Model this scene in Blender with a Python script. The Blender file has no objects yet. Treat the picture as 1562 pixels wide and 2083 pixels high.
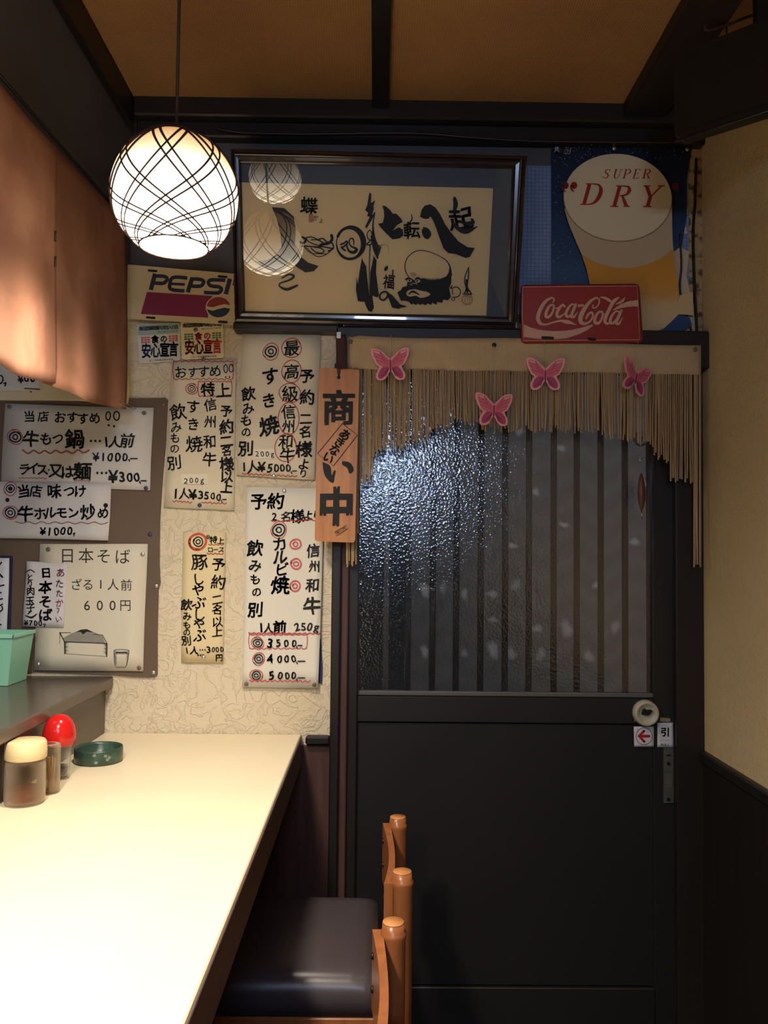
import bpy, math, random
from mathutils import Vector, Matrix
from mathutils.geometry import tessellate_polygon
random.seed(7)
S = bpy.context.scene
COL = S.collection
D2R = math.radians

# ------------------------------------------------------------ camera
F_PX, CX, CY = 1685.0, 781.0, 1041.5
CAM = Vector((0, 0, 1.23))
_n = Vector((765 - CX, -(1115 - CY), -F_PX)).normalized()
_u = Vector((0.011, 1, 0))
_z = (_u - _u.dot(_n) * _n).normalized()
_x = _n.cross(_z)
W2C = Matrix((_x, _n, _z)).transposed()
C2W = W2C.transposed()
cam = bpy.data.cameras.new('camera')
cam.sensor_fit = 'HORIZONTAL'; cam.sensor_width = 36; cam.lens = 36 * F_PX / 1562
cam.clip_start = 0.02
camo = bpy.data.objects.new('camera', cam); COL.objects.link(camo)
camo.matrix_world = Matrix.Translation(CAM) @ C2W.to_4x4()
S.camera = camo

# ------------------------------------------------------------ world, exposure
S.view_settings.view_transform = 'Standard'; S.view_settings.look = 'None'
S.view_settings.exposure = 0.0; S.view_settings.gamma = 1; S.view_settings.use_curve_mapping = False
w = bpy.data.worlds.new('night'); S.world = w; w.use_nodes = True
w.node_tree.nodes['Background'].inputs[0].default_value = (0.85, 0.90, 1.0, 1)
w.node_tree.nodes['Background'].inputs[1].default_value = 0.010
S.cycles.use_denoising = True
S.cycles.max_bounces = 8
S.cycles.sample_clamp_indirect = 20

def light(name, kind, loc, energy, color, **k):
    color = tuple(color)
    l = bpy.data.lights.new(name, kind); l.energy = energy; l.color = color
    for a, b in k.items():
        if a != 'rot': setattr(l, a, b)
    o = bpy.data.objects.new(name, l); o.location = loc
    if 'rot' in k: o.rotation_euler = k['rot']
    COL.objects.link(o); return o
# kitchen strip light behind the hanging cloth, dim fill light added behind the camera
light('kitchen_light', 'AREA', (-1.35, 1.0, 2.1), 1.7, (1.0, 0.88, 0.76), shape='RECTANGLE', size=0.9, size_y=0.15, rot=(0, D2R(-12), 0))
light('room_fill', 'AREA', (-0.28, -1.4, 2.2), 5, (1.0, 0.86, 0.70), shape='DISK', size=0.35)
# cold fluorescent strip on the far wall behind the viewer; it glitters in the hammered door glass
light('cold_strip_light', 'AREA', (0.02, -1.2, 1.775), 13, (0.50, 0.66, 1.0), shape='RECTANGLE', size=0.32, size_y=0.13, rot=(D2R(90), 0, 0))
light('film_backlight', 'AREA', (1.5, 3.3, 1.5), 11, (0.97, 0.97, 1.0), shape='RECTANGLE', size=0.5, size_y=0.5, rot=(D2R(-90), 0, D2R(-45)))  # added light outside, kept out of view, to shine through the paper film

# ------------------------------------------------------------ pixel helpers (1562 x 2083 frame) -> points on real planes
def ray(u, v): return C2W @ Vector((u - CX, -(v - CY), -F_PX))
def at(u, v, Y):
    r = ray(u, v); return CAM + r * (Y / r.y)
def atx(u, v, X):
    r = ray(u, v); return CAM + r * (X / r.x)
def atz(u, v, Z):
    r = ray(u, v); return CAM + r * ((Z - CAM.z) / r.z)
def atpl(u, v, P, N):
    r = ray(u, v); return CAM + r * ((P - CAM).dot(N) / r.dot(N))

# ------------------------------------------------------------ mesh builder
def srgb(c):
    if isinstance(c, str): c = [int(c[i:i + 2], 16) / 255 for i in (0, 2, 4)]
    return tuple((x / 12.92 if x <= .04045 else ((x + .055) / 1.055) ** 2.4) for x in c)

class MB:
    def __init__(s): s.v = []; s.f = []; s.c = []; s.sm = []
    def face(s, idx, c=None, sm=False): s.f.append(tuple(idx)); s.c.append(c); s.sm.append(sm)
    def add(s, vs, fs, sm=False, c=None):
        b = len(s.v); s.v += [Vector(p) for p in vs]
        for f in fs: s.face([b + i for i in f], c, sm)
        return s
    def box(s, a, b, bev=0.0):
        (x0, y0, z0), (x1, y1, z1) = a, b
        x0, x1 = min(x0, x1), max(x0, x1); y0, y1 = min(y0, y1), max(y0, y1); z0, z1 = min(z0, z1), max(z0, z1)
        if bev <= 0:
            return s.hexa([(x0, y0, z0), (x1, y0, z0), (x1, y1, z0), (x0, y1, z0), (x0, y0, z1), (x1, y0, z1), (x1, y1, z1), (x0, y1, z1)])
        e = min(bev, (x1 - x0) * .45, (y1 - y0) * .45, (z1 - z0) * .45)
        vs = []; fs = []
        def k(sx, sy, sz, ax):
            p = [x1 if sx else x0, y1 if sy else y0, z1 if sz else z0]
            sg = (sx, sy, sz)
            for i in range(3):
                if i != ax: p[i] += -e if sg[i] else e
            vs.append(tuple(p)); return len(vs) - 1
        I = {}
        for sx in (0, 1):
            for sy in (0, 1):
                for sz in (0, 1):
                    for ax in range(3): I[sx, sy, sz, ax] = k(sx, sy, sz, ax)
        for ax in range(3):
            o = [i for i in range(3) if i != ax]
            for sd in (0, 1):
                q = []
                for a_, b_ in ((0, 0), (1, 0), (1, 1), (0, 1)):
                    t = [0, 0, 0]; t[ax] = sd; t[o[0]] = a_; t[o[1]] = b_
                    q.append(I[t[0], t[1], t[2], ax])
                fs.append(q)
        for ax in range(3):
            o = [i for i in range(3) if i != ax]
            for a_ in (0, 1):
                for b_ in (0, 1):
                    t0 = [0, 0, 0]; t1 = [0, 0, 0]; t0[ax] = 0; t1[ax] = 1
                    for t in (t0, t1): t[o[0]] = a_; t[o[1]] = b_
                    fs.append([I[(*t0, o[0])], I[(*t1, o[0])], I[(*t1, o[1])], I[(*t0, o[1])]])
        for sx in (0, 1):
            for sy in (0, 1):
                for sz in (0, 1): fs.append([I[sx, sy, sz, 0], I[sx, sy, sz, 1], I[sx, sy, sz, 2]])
        return s.add(vs, fs)
    def hexa(s, p):
        return s.add(p, [(0, 3, 2, 1), (4, 5, 6, 7), (0, 1, 5, 4), (1, 2, 6, 5), (2, 3, 7, 6), (3, 0, 4, 7)])
    def tube(s, pts, r, n=8, cap=True, sm=True):
        pts = [Vector(p) for p in pts]; m = len(pts)
        rs = r if isinstance(r, (list, tuple)) else [r] * m
        b = len(s.v); prev = None
        for i, p in enumerate(pts):
            t = (pts[min(i + 1, m - 1)] - pts[max(i - 1, 0)]).normalized()
            if prev is None:
                a = Vector((0, 0, 1)) if abs(t.z) < .9 else Vector((1, 0, 0)); prev = t.cross(a).normalized()
            prev = (prev - prev.dot(t) * t).normalized(); q = t.cross(prev)
            for k in range(n):
                an = 2 * math.pi * k / n
                s.v.append(p + (prev * math.cos(an) + q * math.sin(an)) * rs[i])
        for i in range(m - 1):
            for k in range(n):
                k2 = (k + 1) % n
                s.face((b + i * n + k, b + i * n + k2, b + (i + 1) * n + k2, b + (i + 1) * n + k), None, sm)
        if cap:
            s.face([b + k for k in range(n)][::-1]); s.face([b + (m - 1) * n + k for k in range(n)])
        return s
    def lathe(s, prof, c=(0, 0, 0), n=32, sm=True, close=False):
        b = len(s.v); m = len(prof); c = Vector(c)
        for r, z in prof:
            for k in range(n):
                a = 2 * math.pi * k / n
                s.v.append(c + Vector((r * math.cos(a), r * math.sin(a), z)))
        for i in range(m - 1 + (1 if close else 0)):
            j = (i + 1) % m
            for k in range(n):
                k2 = (k + 1) % n
                s.face((b + i * n + k, b + i * n + k2, b + j * n + k2, b + j * n + k), None, sm)
        if not close:
            if prof[0][0] > 1e-6: s.face([b + k for k in range(n)][::-1])
            if prof[-1][0] > 1e-6: s.face([b + (m - 1) * n + k for k in range(n)])
        return s
    def slab(s, fn, nu, nv, th, nrm=None):
        # fn(i/nu, j/nv) -> point ; th along nrm (vector)
        nrm = Vector(nrm) if nrm is not None else Vector((0, 1, 0))
        b = len(s.v); N = (nu + 1) * (nv + 1)
        P = [fn(i / nu, j / nv) for j in range(nv + 1) for i in range(nu + 1)]
        s.v += P; s.v += [p + nrm * th for p in P]
        g = lambda i, j: b + j * (nu + 1) + i
        for j in range(nv):
            for i in range(nu):
                q = (g(i, j), g(i, j + 1), g(i + 1, j + 1), g(i + 1, j))
                s.face(q, None, True); s.face([x + N for x in q[::-1]], None, True)
        rim = [g(i, 0) for i in range(nu)] + [g(nu, j) for j in range(nv)] + [g(i, nv) for i in range(nu, 0, -1)] + [g(0, j) for j in range(nv, 0, -1)]
        for k in range(len(rim)):
            a_, b_ = rim[k], rim[(k + 1) % len(rim)]
            s.face((a_, b_, b_ + N, a_ + N))
        return s
    def plate(s, pts, back, c=None):
        # front outline (3d points) extruded by vector back
        back = Vector(back); n = len(pts); b = len(s.v)
        s.v += [Vector(p) for p in pts] + [Vector(p) + back for p in pts]
        for t in tessellate_polygon([[Vector(p) for p in pts]]):
            s.face([b + i for i in t], c); s.face([b + n + i for i in t[::-1]], c)
        for k in range(n):
            k2 = (k + 1) % n
            s.face((b + k, b + k2, b + n + k2, b + n + k), c)
        return s
    def obj(s, name, mat, parent=None, recalc=True):
        off = Vector((0, 0, 0))
        p = parent
        while p is not None: off += p.location; p = p.parent
        me = bpy.data.meshes.new(name)
        me.from_pydata([tuple(v - off) for v in s.v], [], s.f)
        if any(s.sm): me.polygons.foreach_set('use_smooth', s.sm)
        if any(c is not None for c in s.c):
            ca = me.color_attributes.new('ink', 'FLOAT_COLOR', 'CORNER')
            buf = []
            for c, f in zip(s.c, s.f):
                if c and isinstance(c[0], (tuple, list)):
                    for q in c: buf += [*q, 1]
                else:
                    c = c or (0, 0, 0)
                    buf += [*c, 1] * len(f)
            ca.data.foreach_set('color', buf)
        if recalc and not s.c[0:1] == [()]:
            import bmesh
            bm = bmesh.new(); bm.from_mesh(me); bmesh.ops.recalc_face_normals(bm, faces=bm.faces); bm.to_mesh(me); bm.free()
        me.materials.append(mat); me.update()
        o = bpy.data.objects.new(name, me); COL.objects.link(o)
        if parent is not None: o.parent = parent
        return o

def thing(name, label, cat, loc=(0, 0, 0), group=None, kind=None):
    o = bpy.data.objects.new(name, None); o.empty_display_size = .05; COL.objects.link(o)
    o.location = loc
    if kind: o['kind'] = kind
    if label: o['label'] = label
    if cat: o['category'] = cat
    if group: o['group'] = group
    return o
def tag(o, label, cat, group=None):
    o['label'] = label; o['category'] = cat
    if group: o['group'] = group
    return o
def struct(name, mb, mat, parent=None):
    o = mb.obj(name, mat, parent)
    if parent is None: o['kind'] = 'structure'
    return o
def copy_thing(o, loc, label, group=None):
    c = o.copy(); COL.objects.link(c); c.location = loc; c['label'] = label
    if group: c['group'] = group
    for ch in list(o.children):
        d = ch.copy(); COL.objects.link(d); d.parent = c
        for g in list(ch.children):
            e = g.copy(); COL.objects.link(e); e.parent = d
    return c

# ------------------------------------------------------------ materials
def mat(name, base=(.5, .5, .5), rough=.6, metal=0.0, spec=.5, bump=None, var=None, trans=0.0, ior=1.45, emis=None, stretch=None, coat=0.0):
    """bump=(scale,strength,dist) ; var=(colour2, scale, lo, hi)"""
    m = bpy.data.materials.new(name); m.use_nodes = True; nt = m.node_tree; N = nt.nodes; L = nt.links
    b = N['Principled BSDF']
    b.inputs['Base Color'].default_value = (*base, 1); b.inputs['Roughness'].default_value = rough
    b.inputs['Metallic'].default_value = metal; b.inputs['Specular IOR Level'].default_value = spec
    b.inputs['Transmission Weight'].default_value = trans; b.inputs['IOR'].default_value = ior
    b.inputs['Coat Weight'].default_value = coat
    tc = N.new('ShaderNodeTexCoord'); vec = tc.outputs['Object']
    if stretch:
        mp = N.new('ShaderNodeMapping'); mp.inputs['Scale'].default_value = stretch
        L.new(vec, mp.inputs[0]); vec = mp.outputs[0]
    if var:
        c2, sc, lo, hi = var
        nz = N.new('ShaderNodeTexNoise'); nz.inputs['Scale'].default_value = sc; nz.inputs['Detail'].default_value = 6
        L.new(vec, nz.inputs['Vector'])
        cr = N.new('ShaderNodeValToRGB'); cr.color_ramp.elements[0].position = lo; cr.color_ramp.elements[1].position = hi
        cr.color_ramp.elements[0].color = (*base, 1); cr.color_ramp.elements[1].color = (*c2, 1)
        L.new(nz.outputs['Fac'], cr.inputs[0]); L.new(cr.outputs[0], b.inputs['Base Color'])
    if bump:
        nz = N.new('ShaderNodeTexNoise'); nz.inputs['Scale'].default_value = bump[0]; nz.inputs['Detail'].default_value = 5
        L.new(vec, nz.inputs['Vector'])
        bp = N.new('ShaderNodeBump'); bp.inputs['Strength'].default_value = bump[1]; bp.inputs['Distance'].default_value = bump[2]
        L.new(nz.outputs['Fac'], bp.inputs['Height']); L.new(bp.outputs[0], b.inputs['Normal'])
    if emis:
        b.inputs['Emission Color'].default_value = (*emis[0], 1); b.inputs['Emission Strength'].default_value = emis[1]
    return m

def plaster(name, base, c2, scale=1.0, strength=.8):
    # troweled stucco: swirled ridges from distorted voronoi plus fine grain
    m = mat(name, base, .85, var=(c2, 2.2, .35, .75)); nt = m.node_tree; N = nt.nodes; L = nt.links
    tc = N.new('ShaderNodeTexCoord')
    nz = N.new('ShaderNodeTexNoise'); nz.inputs['Scale'].default_value = 22 * scale; nz.inputs['Detail'].default_value = 3; nz.inputs['Distortion'].default_value = 1.6
    L.new(tc.outputs['Object'], nz.inputs['Vector'])
    cr = N.new('ShaderNodeValToRGB'); e = cr.color_ramp.elements
    e[0].position = .47; e[0].color = (0, 0, 0, 1); e[1].position = .56; e[1].color = (0, 0, 0, 1)
    n_ = e.new(.505); n_.color = (1, 1, 1, 1)
    L.new(nz.outputs['Fac'], cr.inputs[0])
    n2 = N.new('ShaderNodeTexNoise'); n2.inputs['Scale'].default_value = 90 * scale; n2.inputs['Detail'].default_value = 6
    L.new(tc.outputs['Object'], n2.inputs['Vector'])
    ad = N.new('ShaderNodeMath'); ad.operation = 'MULTIPLY_ADD'; ad.inputs[1].default_value = .55
    L.new(cr.outputs[0], ad.inputs[0]); L.new(n2.outputs['Fac'], ad.inputs[2])
    bp = N.new('ShaderNodeBump'); bp.inputs['Strength'].default_value = strength; bp.inputs['Distance'].default_value = .003
    L.new(ad.outputs[0], bp.inputs['Height']); L.new(bp.outputs[0], N['Principled BSDF'].inputs['Normal'])
    return m

def weave(name, base, c2, freq=520, rough=.9):
    m = mat(name, base, rough); nt = m.node_tree; N = nt.nodes; L = nt.links
    tc = N.new('ShaderNodeTexCoord'); outs = []
    for d in ('X', 'Y'):
        wv = N.new('ShaderNodeTexWave'); wv.bands_direction = d; wv.inputs['Scale'].default_value = freq / 9
        wv.inputs['Distortion'].default_value = 2.5; wv.inputs['Detail'].default_value = 3; wv.inputs['Detail Scale'].default_value = 4
        L.new(tc.outputs['Object'], wv.inputs['Vector']); outs.append(wv.outputs['Fac'])
    mx = N.new('ShaderNodeMath'); mx.operation = 'ADD'; L.new(outs[0], mx.inputs[0]); L.new(outs[1], mx.inputs[1])
    nz = N.new('ShaderNodeTexNoise'); nz.inputs['Scale'].default_value = 3; nz.inputs['Detail'].default_value = 5
    L.new(tc.outputs['Object'], nz.inputs['Vector'])
    m2 = N.new('ShaderNodeMath'); m2.operation = 'MULTIPLY_ADD'; m2.inputs[1].default_value = .35
    L.new(mx.outputs[0], m2.inputs[0]); L.new(nz.outputs['Fac'], m2.inputs[2])
    cr = N.new('ShaderNodeValToRGB'); cr.color_ramp.elements[0].position = .45; cr.color_ramp.elements[1].position = 1.1
    cr.color_ramp.elements[0].color = (*base, 1); cr.color_ramp.elements[1].color = (*c2, 1)
    L.new(m2.outputs[0], cr.inputs[0]); L.new(cr.outputs[0], N['Principled BSDF'].inputs['Base Color'])
    bp = N.new('ShaderNodeBump'); bp.inputs['Strength'].default_value = .5; bp.inputs['Distance'].default_value = .001
    L.new(mx.outputs[0], bp.inputs['Height']); L.new(bp.outputs[0], N['Principled BSDF'].inputs['Normal'])
    return m

M = {}
M['plaster'] = plaster('cream_plaster', srgb('d8cbb0'), srgb('cbbb9c'))
M['plaster_r'] = plaster('tan_plaster', srgb('c2ab82'), srgb('b39b72'), 1.6, .5)
M['dark'] = mat('dark_wood', srgb('1f1a17'), .45, bump=(40, .15, .001), var=(srgb('191513'), 6, .3, .7), stretch=(6, 6, .6))
M['darkh'] = mat('dark_wood_horizontal', srgb('231e1b'), .42, bump=(40, .15, .001), var=(srgb('1c1816'), 6, .3, .7), stretch=(.6, 6, 6))
M['red_wood'] = mat('reddish_wood', srgb('54362e'), .6, bump=(40, .2, .001), var=(srgb('3e2722'), 8, .3, .7), stretch=(6, 6, .6))
M['door'] = mat('door_board', srgb('1a1817'), .5, bump=(60, .1, .0006), var=(srgb('161413'), 3, .3, .7))
M['greypanel'] = mat('grey_panel', srgb('585656'), .6, bump=(80, .1, .0005), var=(srgb('4c4b4c'), 4, .3, .7))
M['ceil'] = weave('woven_ceiling_cloth', srgb('8a6138'), srgb('a87c4a'))
M['counter'] = mat('counter_laminate', srgb('f0e2c4'), .28, spec=.4, var=(srgb('ebdcbc'), 3, .3, .7))
M['fascia'] = mat('counter_edge', srgb('5a4a40'), .5, var=(srgb('4c3e36'), 5, .3, .7), stretch=(6, .6, 6))
M['ledge'] = mat('ledge_laminate', srgb('5c5048'), .22, spec=.5, var=(srgb('50463f'), 4, .3, .7))
M['felt'] = mat('brown_board', srgb('6b5a4c'), .9, bump=(300, .3, .0005), var=(srgb('5e4f43'), 3, .3, .7))
M['floor'] = mat('dark_floor', srgb('2a2624'), .5, bump=(30, .1, .001))
M['black'] = mat('black_plastic', srgb('141414'), .35)
M['ink'] = None
def inkmat():
    m = bpy.data.materials.new('ink'); m.use_nodes = True; N = m.node_tree.nodes
    a = N.new('ShaderNodeVertexColor'); a.layer_name = 'ink'
    m.node_tree.links.new(a.outputs['Color'], N['Principled BSDF'].inputs['Base Color'])
    N['Principled BSDF'].inputs['Roughness'].default_value = .6
    N['Principled BSDF'].inputs['Specular IOR Level'].default_value = .3
    return m
M['ink'] = inkmat()
def flat(hexc, rough=.7, name=None, **k): return mat(name or 'paint_' + hexc, srgb(hexc), rough, **k)
M['chrome'] = mat('metal', srgb('b8b8b8'), .25, metal=1)
M['pin_steel'] = mat('pin_metal', srgb('c8c4bc'), .3, metal=.7)
M['pin_blue'] = flat('2c3a60', .35); M['pin_brown'] = flat('6b5a45', .35); M['pin_black'] = flat('1c1a1a', .3)

# ------------------------------------------------------------ glyphs and flat print
_G = {}
_fc = bpy.data.curves.new('glyph', 'FONT'); _fo = bpy.data.objects.new('glyph', _fc); COL.objects.link(_fo)
_fc.resolution_u = 3
def glyph(ch, off):
    k = (ch, off)
    if k not in _G:
        _fc.body = ch; _fc.offset = off
        dg = bpy.context.evaluated_depsgraph_get(); dg.update()
        me = bpy.data.meshes.new_from_object(_fo.evaluated_get(dg))
        vs = [(v.co.x, v.co.y) for v in me.vertices]; fs = [tuple(p.vertices) for p in me.polygons]
        bpy.data.meshes.remove(me)
        x0 = min(v[0] for v in vs); x1 = max(v[0] for v in vs)
        _G[k] = (vs, fs, (x0 + x1) / 2)
    return _G[k]

def catmull(p, n=6):
    if len(p) < 3: 
        return [tuple(p[0][i] + (p[-1][i] - p[0][i]) * t / n for i in range(len(p[0]))) for t in range(n + 1)]
    o = []
    q = [p[0]] + list(p) + [p[-1]]
    for i in range(1, len(q) - 2):
        for t in range(n):
            t_ = t / n; r = []
            for k in range(len(p[0])):
                a, b, c, d = q[i - 1][k], q[i][k], q[i + 1][k], q[i + 2][k]
                r.append(.5 * (2 * b + (c - a) * t_ + (2 * a - 5 * b + 4 * c - d) * t_ ** 2 + (3 * b - a - 3 * c + d) * t_ ** 3))
            o.append(tuple(r))
    o.append(tuple(p[-1])); return o

BLK = srgb('191615'); RED = srgb('b03328'); 
class Print:
    """flat print; coordinates are photo pixels (optionally in a zoomed crop frame), mapped by surf(u, v, lift)."""
    def __init__(s, surf): s.m = MB(); s.surf = surf; s.n = 0; s.fr = (1, 0, 0); s.step = .00004; s.rnd = random.Random(3)
    def frame(s, sc=1, ox=0, oy=0): s.fr = (sc, ox, oy); return s
    def P(s, x, y):
        sc, ox, oy = s.fr
        return s.surf(ox + x / sc, oy + y / sc, .0006 + s.n * s.step)
    def up(s): s.n += 1
    def poly(s, pts, c, smooth=False):
        if isinstance(c, str): c = srgb(c)
        if smooth: pts = catmull(list(pts) + [pts[0]], 4)[:-1]
        s.up(); tri = tessellate_polygon([[Vector((p[0], p[1], 0)) for p in pts]])
        b = len(s.m.v); s.m.v += [s.P(*p[:2]) for p in pts]
        for t in tri: s.m.face([b + i for i in t], c)
        return s
    def grad(s, rows, cols=None):
        # rows: list of (left(x,y), right(x,y), colour); vertical colour gradient
        s.up(); b = len(s.m.v)
        for l, r, c in rows: s.m.v += [s.P(*l), s.P(*r)]
        for i in range(len(rows) - 1):
            c0, c1 = srgb(rows[i][2]), srgb(rows[i + 1][2])
            k = b + 2 * i
            s.m.face((k, k + 1, k + 3, k + 2), (c0, c0, c1, c1))
        return s
    def ell(s, x, y, a, b, c, n=28, rot=0):
        pts = []
        for i in range(n):
            t = 2 * math.pi * i / n; px, py = a * math.cos(t), b * math.sin(t)
            pts.append((x + px * math.cos(rot) - py * math.sin(rot), y + px * math.sin(rot) + py * math.cos(rot)))
        return s.poly(pts, c)
    def rect(s, x0, y0, x1, y1, c): return s.poly([(x0, y0), (x1, y0), (x1, y1), (x0, y1)], c)
    def brush(s, pts, w, c=BLK, n=6, caps=True):
        if isinstance(c, str): c = srgb(c)
        ws = w if isinstance(w, (list, tuple)) else [w] * len(pts)
        P = catmull([(p[0], p[1], ws[i]) for i, p in enumerate(pts)], n)
        s.up(); b = len(s.m.v); m = len(P); prevn = (0, 1)
        for i, (x, y, ww) in enumerate(P):
            x0, y0, _ = P[max(i - 1, 0)]; x1, y1, _ = P[min(i + 1, m - 1)]
            dx, dy = x1 - x0, y1 - y0; l = math.hypot(dx, dy)
            if l > 1e-9: prevn = (-dy / l, dx / l)
            h = max(ww, .1) / 2
            s.m.v += [s.P(x + prevn[0] * h, y + prevn[1] * h), s.P(x - prevn[0] * h, y - prevn[1] * h)]
        for i in range(m - 1): s.m.face((b + 2 * i, b + 2 * i + 1, b + 2 * i + 3, b + 2 * i + 2), c)
        if caps:
            for (x, y, ww) in (P[0], P[-1]):
                bb = len(s.m.v)
                s.m.v += [s.P(x + ww / 2 * math.cos(k * math.pi / 4), y + ww / 2 * math.sin(k * math.pi / 4)) for k in range(8)]
                s.m.face([bb + k for k in range(8)], c)
        return s
    def ring(s, x, y, a, b, w, c=BLK, wob=.06, over=.4):
        k = 14; pts = []
        ph = s.rnd.random() * 6
        for i in range(k + 1):
            t = ph + (2 * math.pi + over) * i / k; q = 1 + wob * math.sin(2.3 * t + ph) + wob * .5 * i / k
            pts.append((x + a * q * math.cos(t), y + b * q * math.sin(t)))
        return s.brush(pts, w, c, 3)
    def bull(s, x, y, r=8, red=0, c=BLK, redc=RED):
        s.ring(x, y, r, r * .95, r * .28, c); s.ring(x, y, r * .45, r * .42, r * .25, c)
        if red: s.ring(x, y, red, red, 1.6, redc, .08)
        return s
    def wavy(s, x0, y0, x1, y1, amp=2, n=8, w=1.5, c=RED):
        pts = []
        for i in range(2 * n + 1):
            t = i / (2 * n)
            pts.append((x0 + (x1 - x0) * t, y0 + (y1 - y0) * t + amp * (1 if i % 2 else -1) * (.6 + .6 * s.rnd.random())))
        return s.brush(pts, w, c, 3)
    def wbox(s, x0, y0, x1, y1, c=RED):
        s.wavy(x0, y0, x1, y0, 1.2, 10, 1.5, c); s.wavy(x0, y1, x1, y1, 1.4, 10, 1.5, c)
        s.brush([(x0, y0), (x0 - 1.5, (y0 + y1) / 2), (x0 + 1, y1)], 1.5, c); s.brush([(x1, y0), (x1 + 1, (y0 + y1) / 2), (x1 - 1, y1)], 1.5, c)
        return s
    def ch(s, c, x, y, size, col=BLK, bold=.014, rot=0, sx=1, jit=1.0, fat=0, shear=0):
        if isinstance(col, str): col = srgb(col)
        fat = fat * .7 + max(0, bold - .004) * .8; vs, fs, cxm = glyph(c, 0)
        R = s.rnd
        rr = math.radians(rot + jit * R.uniform(-6, 6)); q = 1 + jit * R.uniform(-.05, .06); a, b_ = R.uniform(0, 6), R.uniform(0, 6)
        wj = .030 * jit
        em = ord(c) > 0x2000
        cx0 = .5 if em else cxm
        cy0 = .38 if em else .36
        s.up()
        g_ = fat * .72
        shifts = [(0, 0)] if fat < .003 else ([(0, 0), (fat, 0), (-fat, 0), (0, fat), (0, -fat)] + ([(g_, g_), (-g_, g_), (g_, -g_), (-g_, -g_)] if fat > .012 else []))
        for (hx, hy) in shifts:
            base = len(s.m.v)
            for (vx, vy) in vs:
                X = vx - cx0 + hx; Y = vy - cy0 + hy
                X, Y = X + wj * math.sin(7 * Y + a) + shear * Y, Y + wj * math.sin(6 * X + b_)
                if jit: Y += .06 * jit * X
                X *= size * q * sx; Y *= size * q
                s.m.v.append(s.P(x + X * math.cos(rr) + Y * math.sin(rr), y - (Y * math.cos(rr) - X * math.sin(rr))))
            for f in fs: s.m.face([base + i for i in f], col)
        return s
    def seq(s, items, col=BLK, **k):
        # items: "char x y size" tuples
        for it in items: s.ch(it[0], it[1], it[2], it[3], col, **k)
        return s
    def line(s, text, x0, y0, x1, y1, size, col=BLK, **k):
        n = len(text)
        for i, c in enumerate(text):
            if c == ' ': continue
            t = i / max(n - 1, 1); s.ch(c, x0 + (x1 - x0) * t, y0 + (y1 - y0) * t, size, col, **k)
        return s
    def comma(s, x, y, w=2.4, l=10, c=BLK):
        s.brush([(x, y), (x + 1.5, y + 3)], w, c); s.brush([(x + 3, y - 2), (x + 3 + l, y - 2)], w, c); return s
    def dots(s, x, y, w=2.6, gap=7, c=BLK):
        for i in range(3): s.ell(x + gap * (i - 1), y, w / 2 + .4, w / 2 + .4, c, 8)
        return s
    def done(s, parent, name='printing'):
        return s.m.obj(name, M['ink'], parent, recalc=False)

def wallsurf(Y, curl=None):
    def f(u, v, lift=0.0):
        return at(u, v, Y - lift - (curl(u, v) if curl else 0))
    return f
def quad(c, s, t):
    (a, b, d, e) = c  # TL TR BR BL
    return ((a[0] * (1 - s) + b[0] * s) * (1 - t) + (e[0] * (1 - s) + d[0] * s) * t, (a[1] * (1 - s) + b[1] * s) * (1 - t) + (e[1] * (1 - s) + d[1] * s) * t)
def sheet(name, label, cat, corners, Y, color, curl=None, th=.0005, pins=(), material=None, wob=.6, group=None, res=(6, 8)):
    cu = sum(p[0] for p in corners) / 4; cv = sum(p[1] for p in corners) / 4
    t = thing(name, label, cat, at(cu, cv, Y), group)
    sf = wallsurf(Y, curl); rn = random.Random(int(cu * 7 + cv))
    ph = [rn.uniform(0, 6) for _ in range(4)]
    def fn(a, b):
        u, v = quad(corners, a, b)
        if a in (0, 1): u += wob * math.sin(5 * b + ph[0])
        if b in (0, 1): v += wob * math.sin(5 * a + ph[1])
        return sf(u, v)
    MB().slab(fn, res[0], res[1], th).obj('paper' if cat in ('menu', 'notice') else 'sheet', material or flat(color, .8), t)
    for (u, v, m) in pins: pin(u, v, Y - .0015 - (curl(u, v) if curl else 0), m, t)
    return t, Print(sf)
def pin(u, v, Y, m, parent, r=4.2):
    p = at(u, v, Y); R = r * Y / F_PX
    b = MB(); n = 12
    for (rr, d) in ((R, 0), (R, .0012), (R * .75, .0024), (R * .3, .003)):
        for k in range(n):
            a = 2 * math.pi * k / n; b.v.append(p + Vector((rr * math.cos(a), -d, rr * math.sin(a))))
    for i in range(3):
        for k in range(n): b.face((i * n + k, i * n + (k + 1) % n, (i + 1) * n + (k + 1) % n, (i + 1) * n + k), None, True)
    b.face([3 * n + k for k in range(n)]); b.face([k for k in range(n)][::-1])
    return b.obj('pin', M[m], parent)

# ============================================================ STRUCTURE
YW = 2.10; YB = 2.03
ZC = at(780, 203, YB).z
XR = at(1427, 900, YW).x
X_ = lambda u, v, Y=YW: at(u, v, Y).x
Z_ = lambda v, Y=YW, u=780: at(u, v, Y).z
XJ = X_(674, 1300)
struct('floor', MB().box((-2.2, -2.4, -.05), (1.2, 2.4, 0)), M['floor'])
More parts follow.
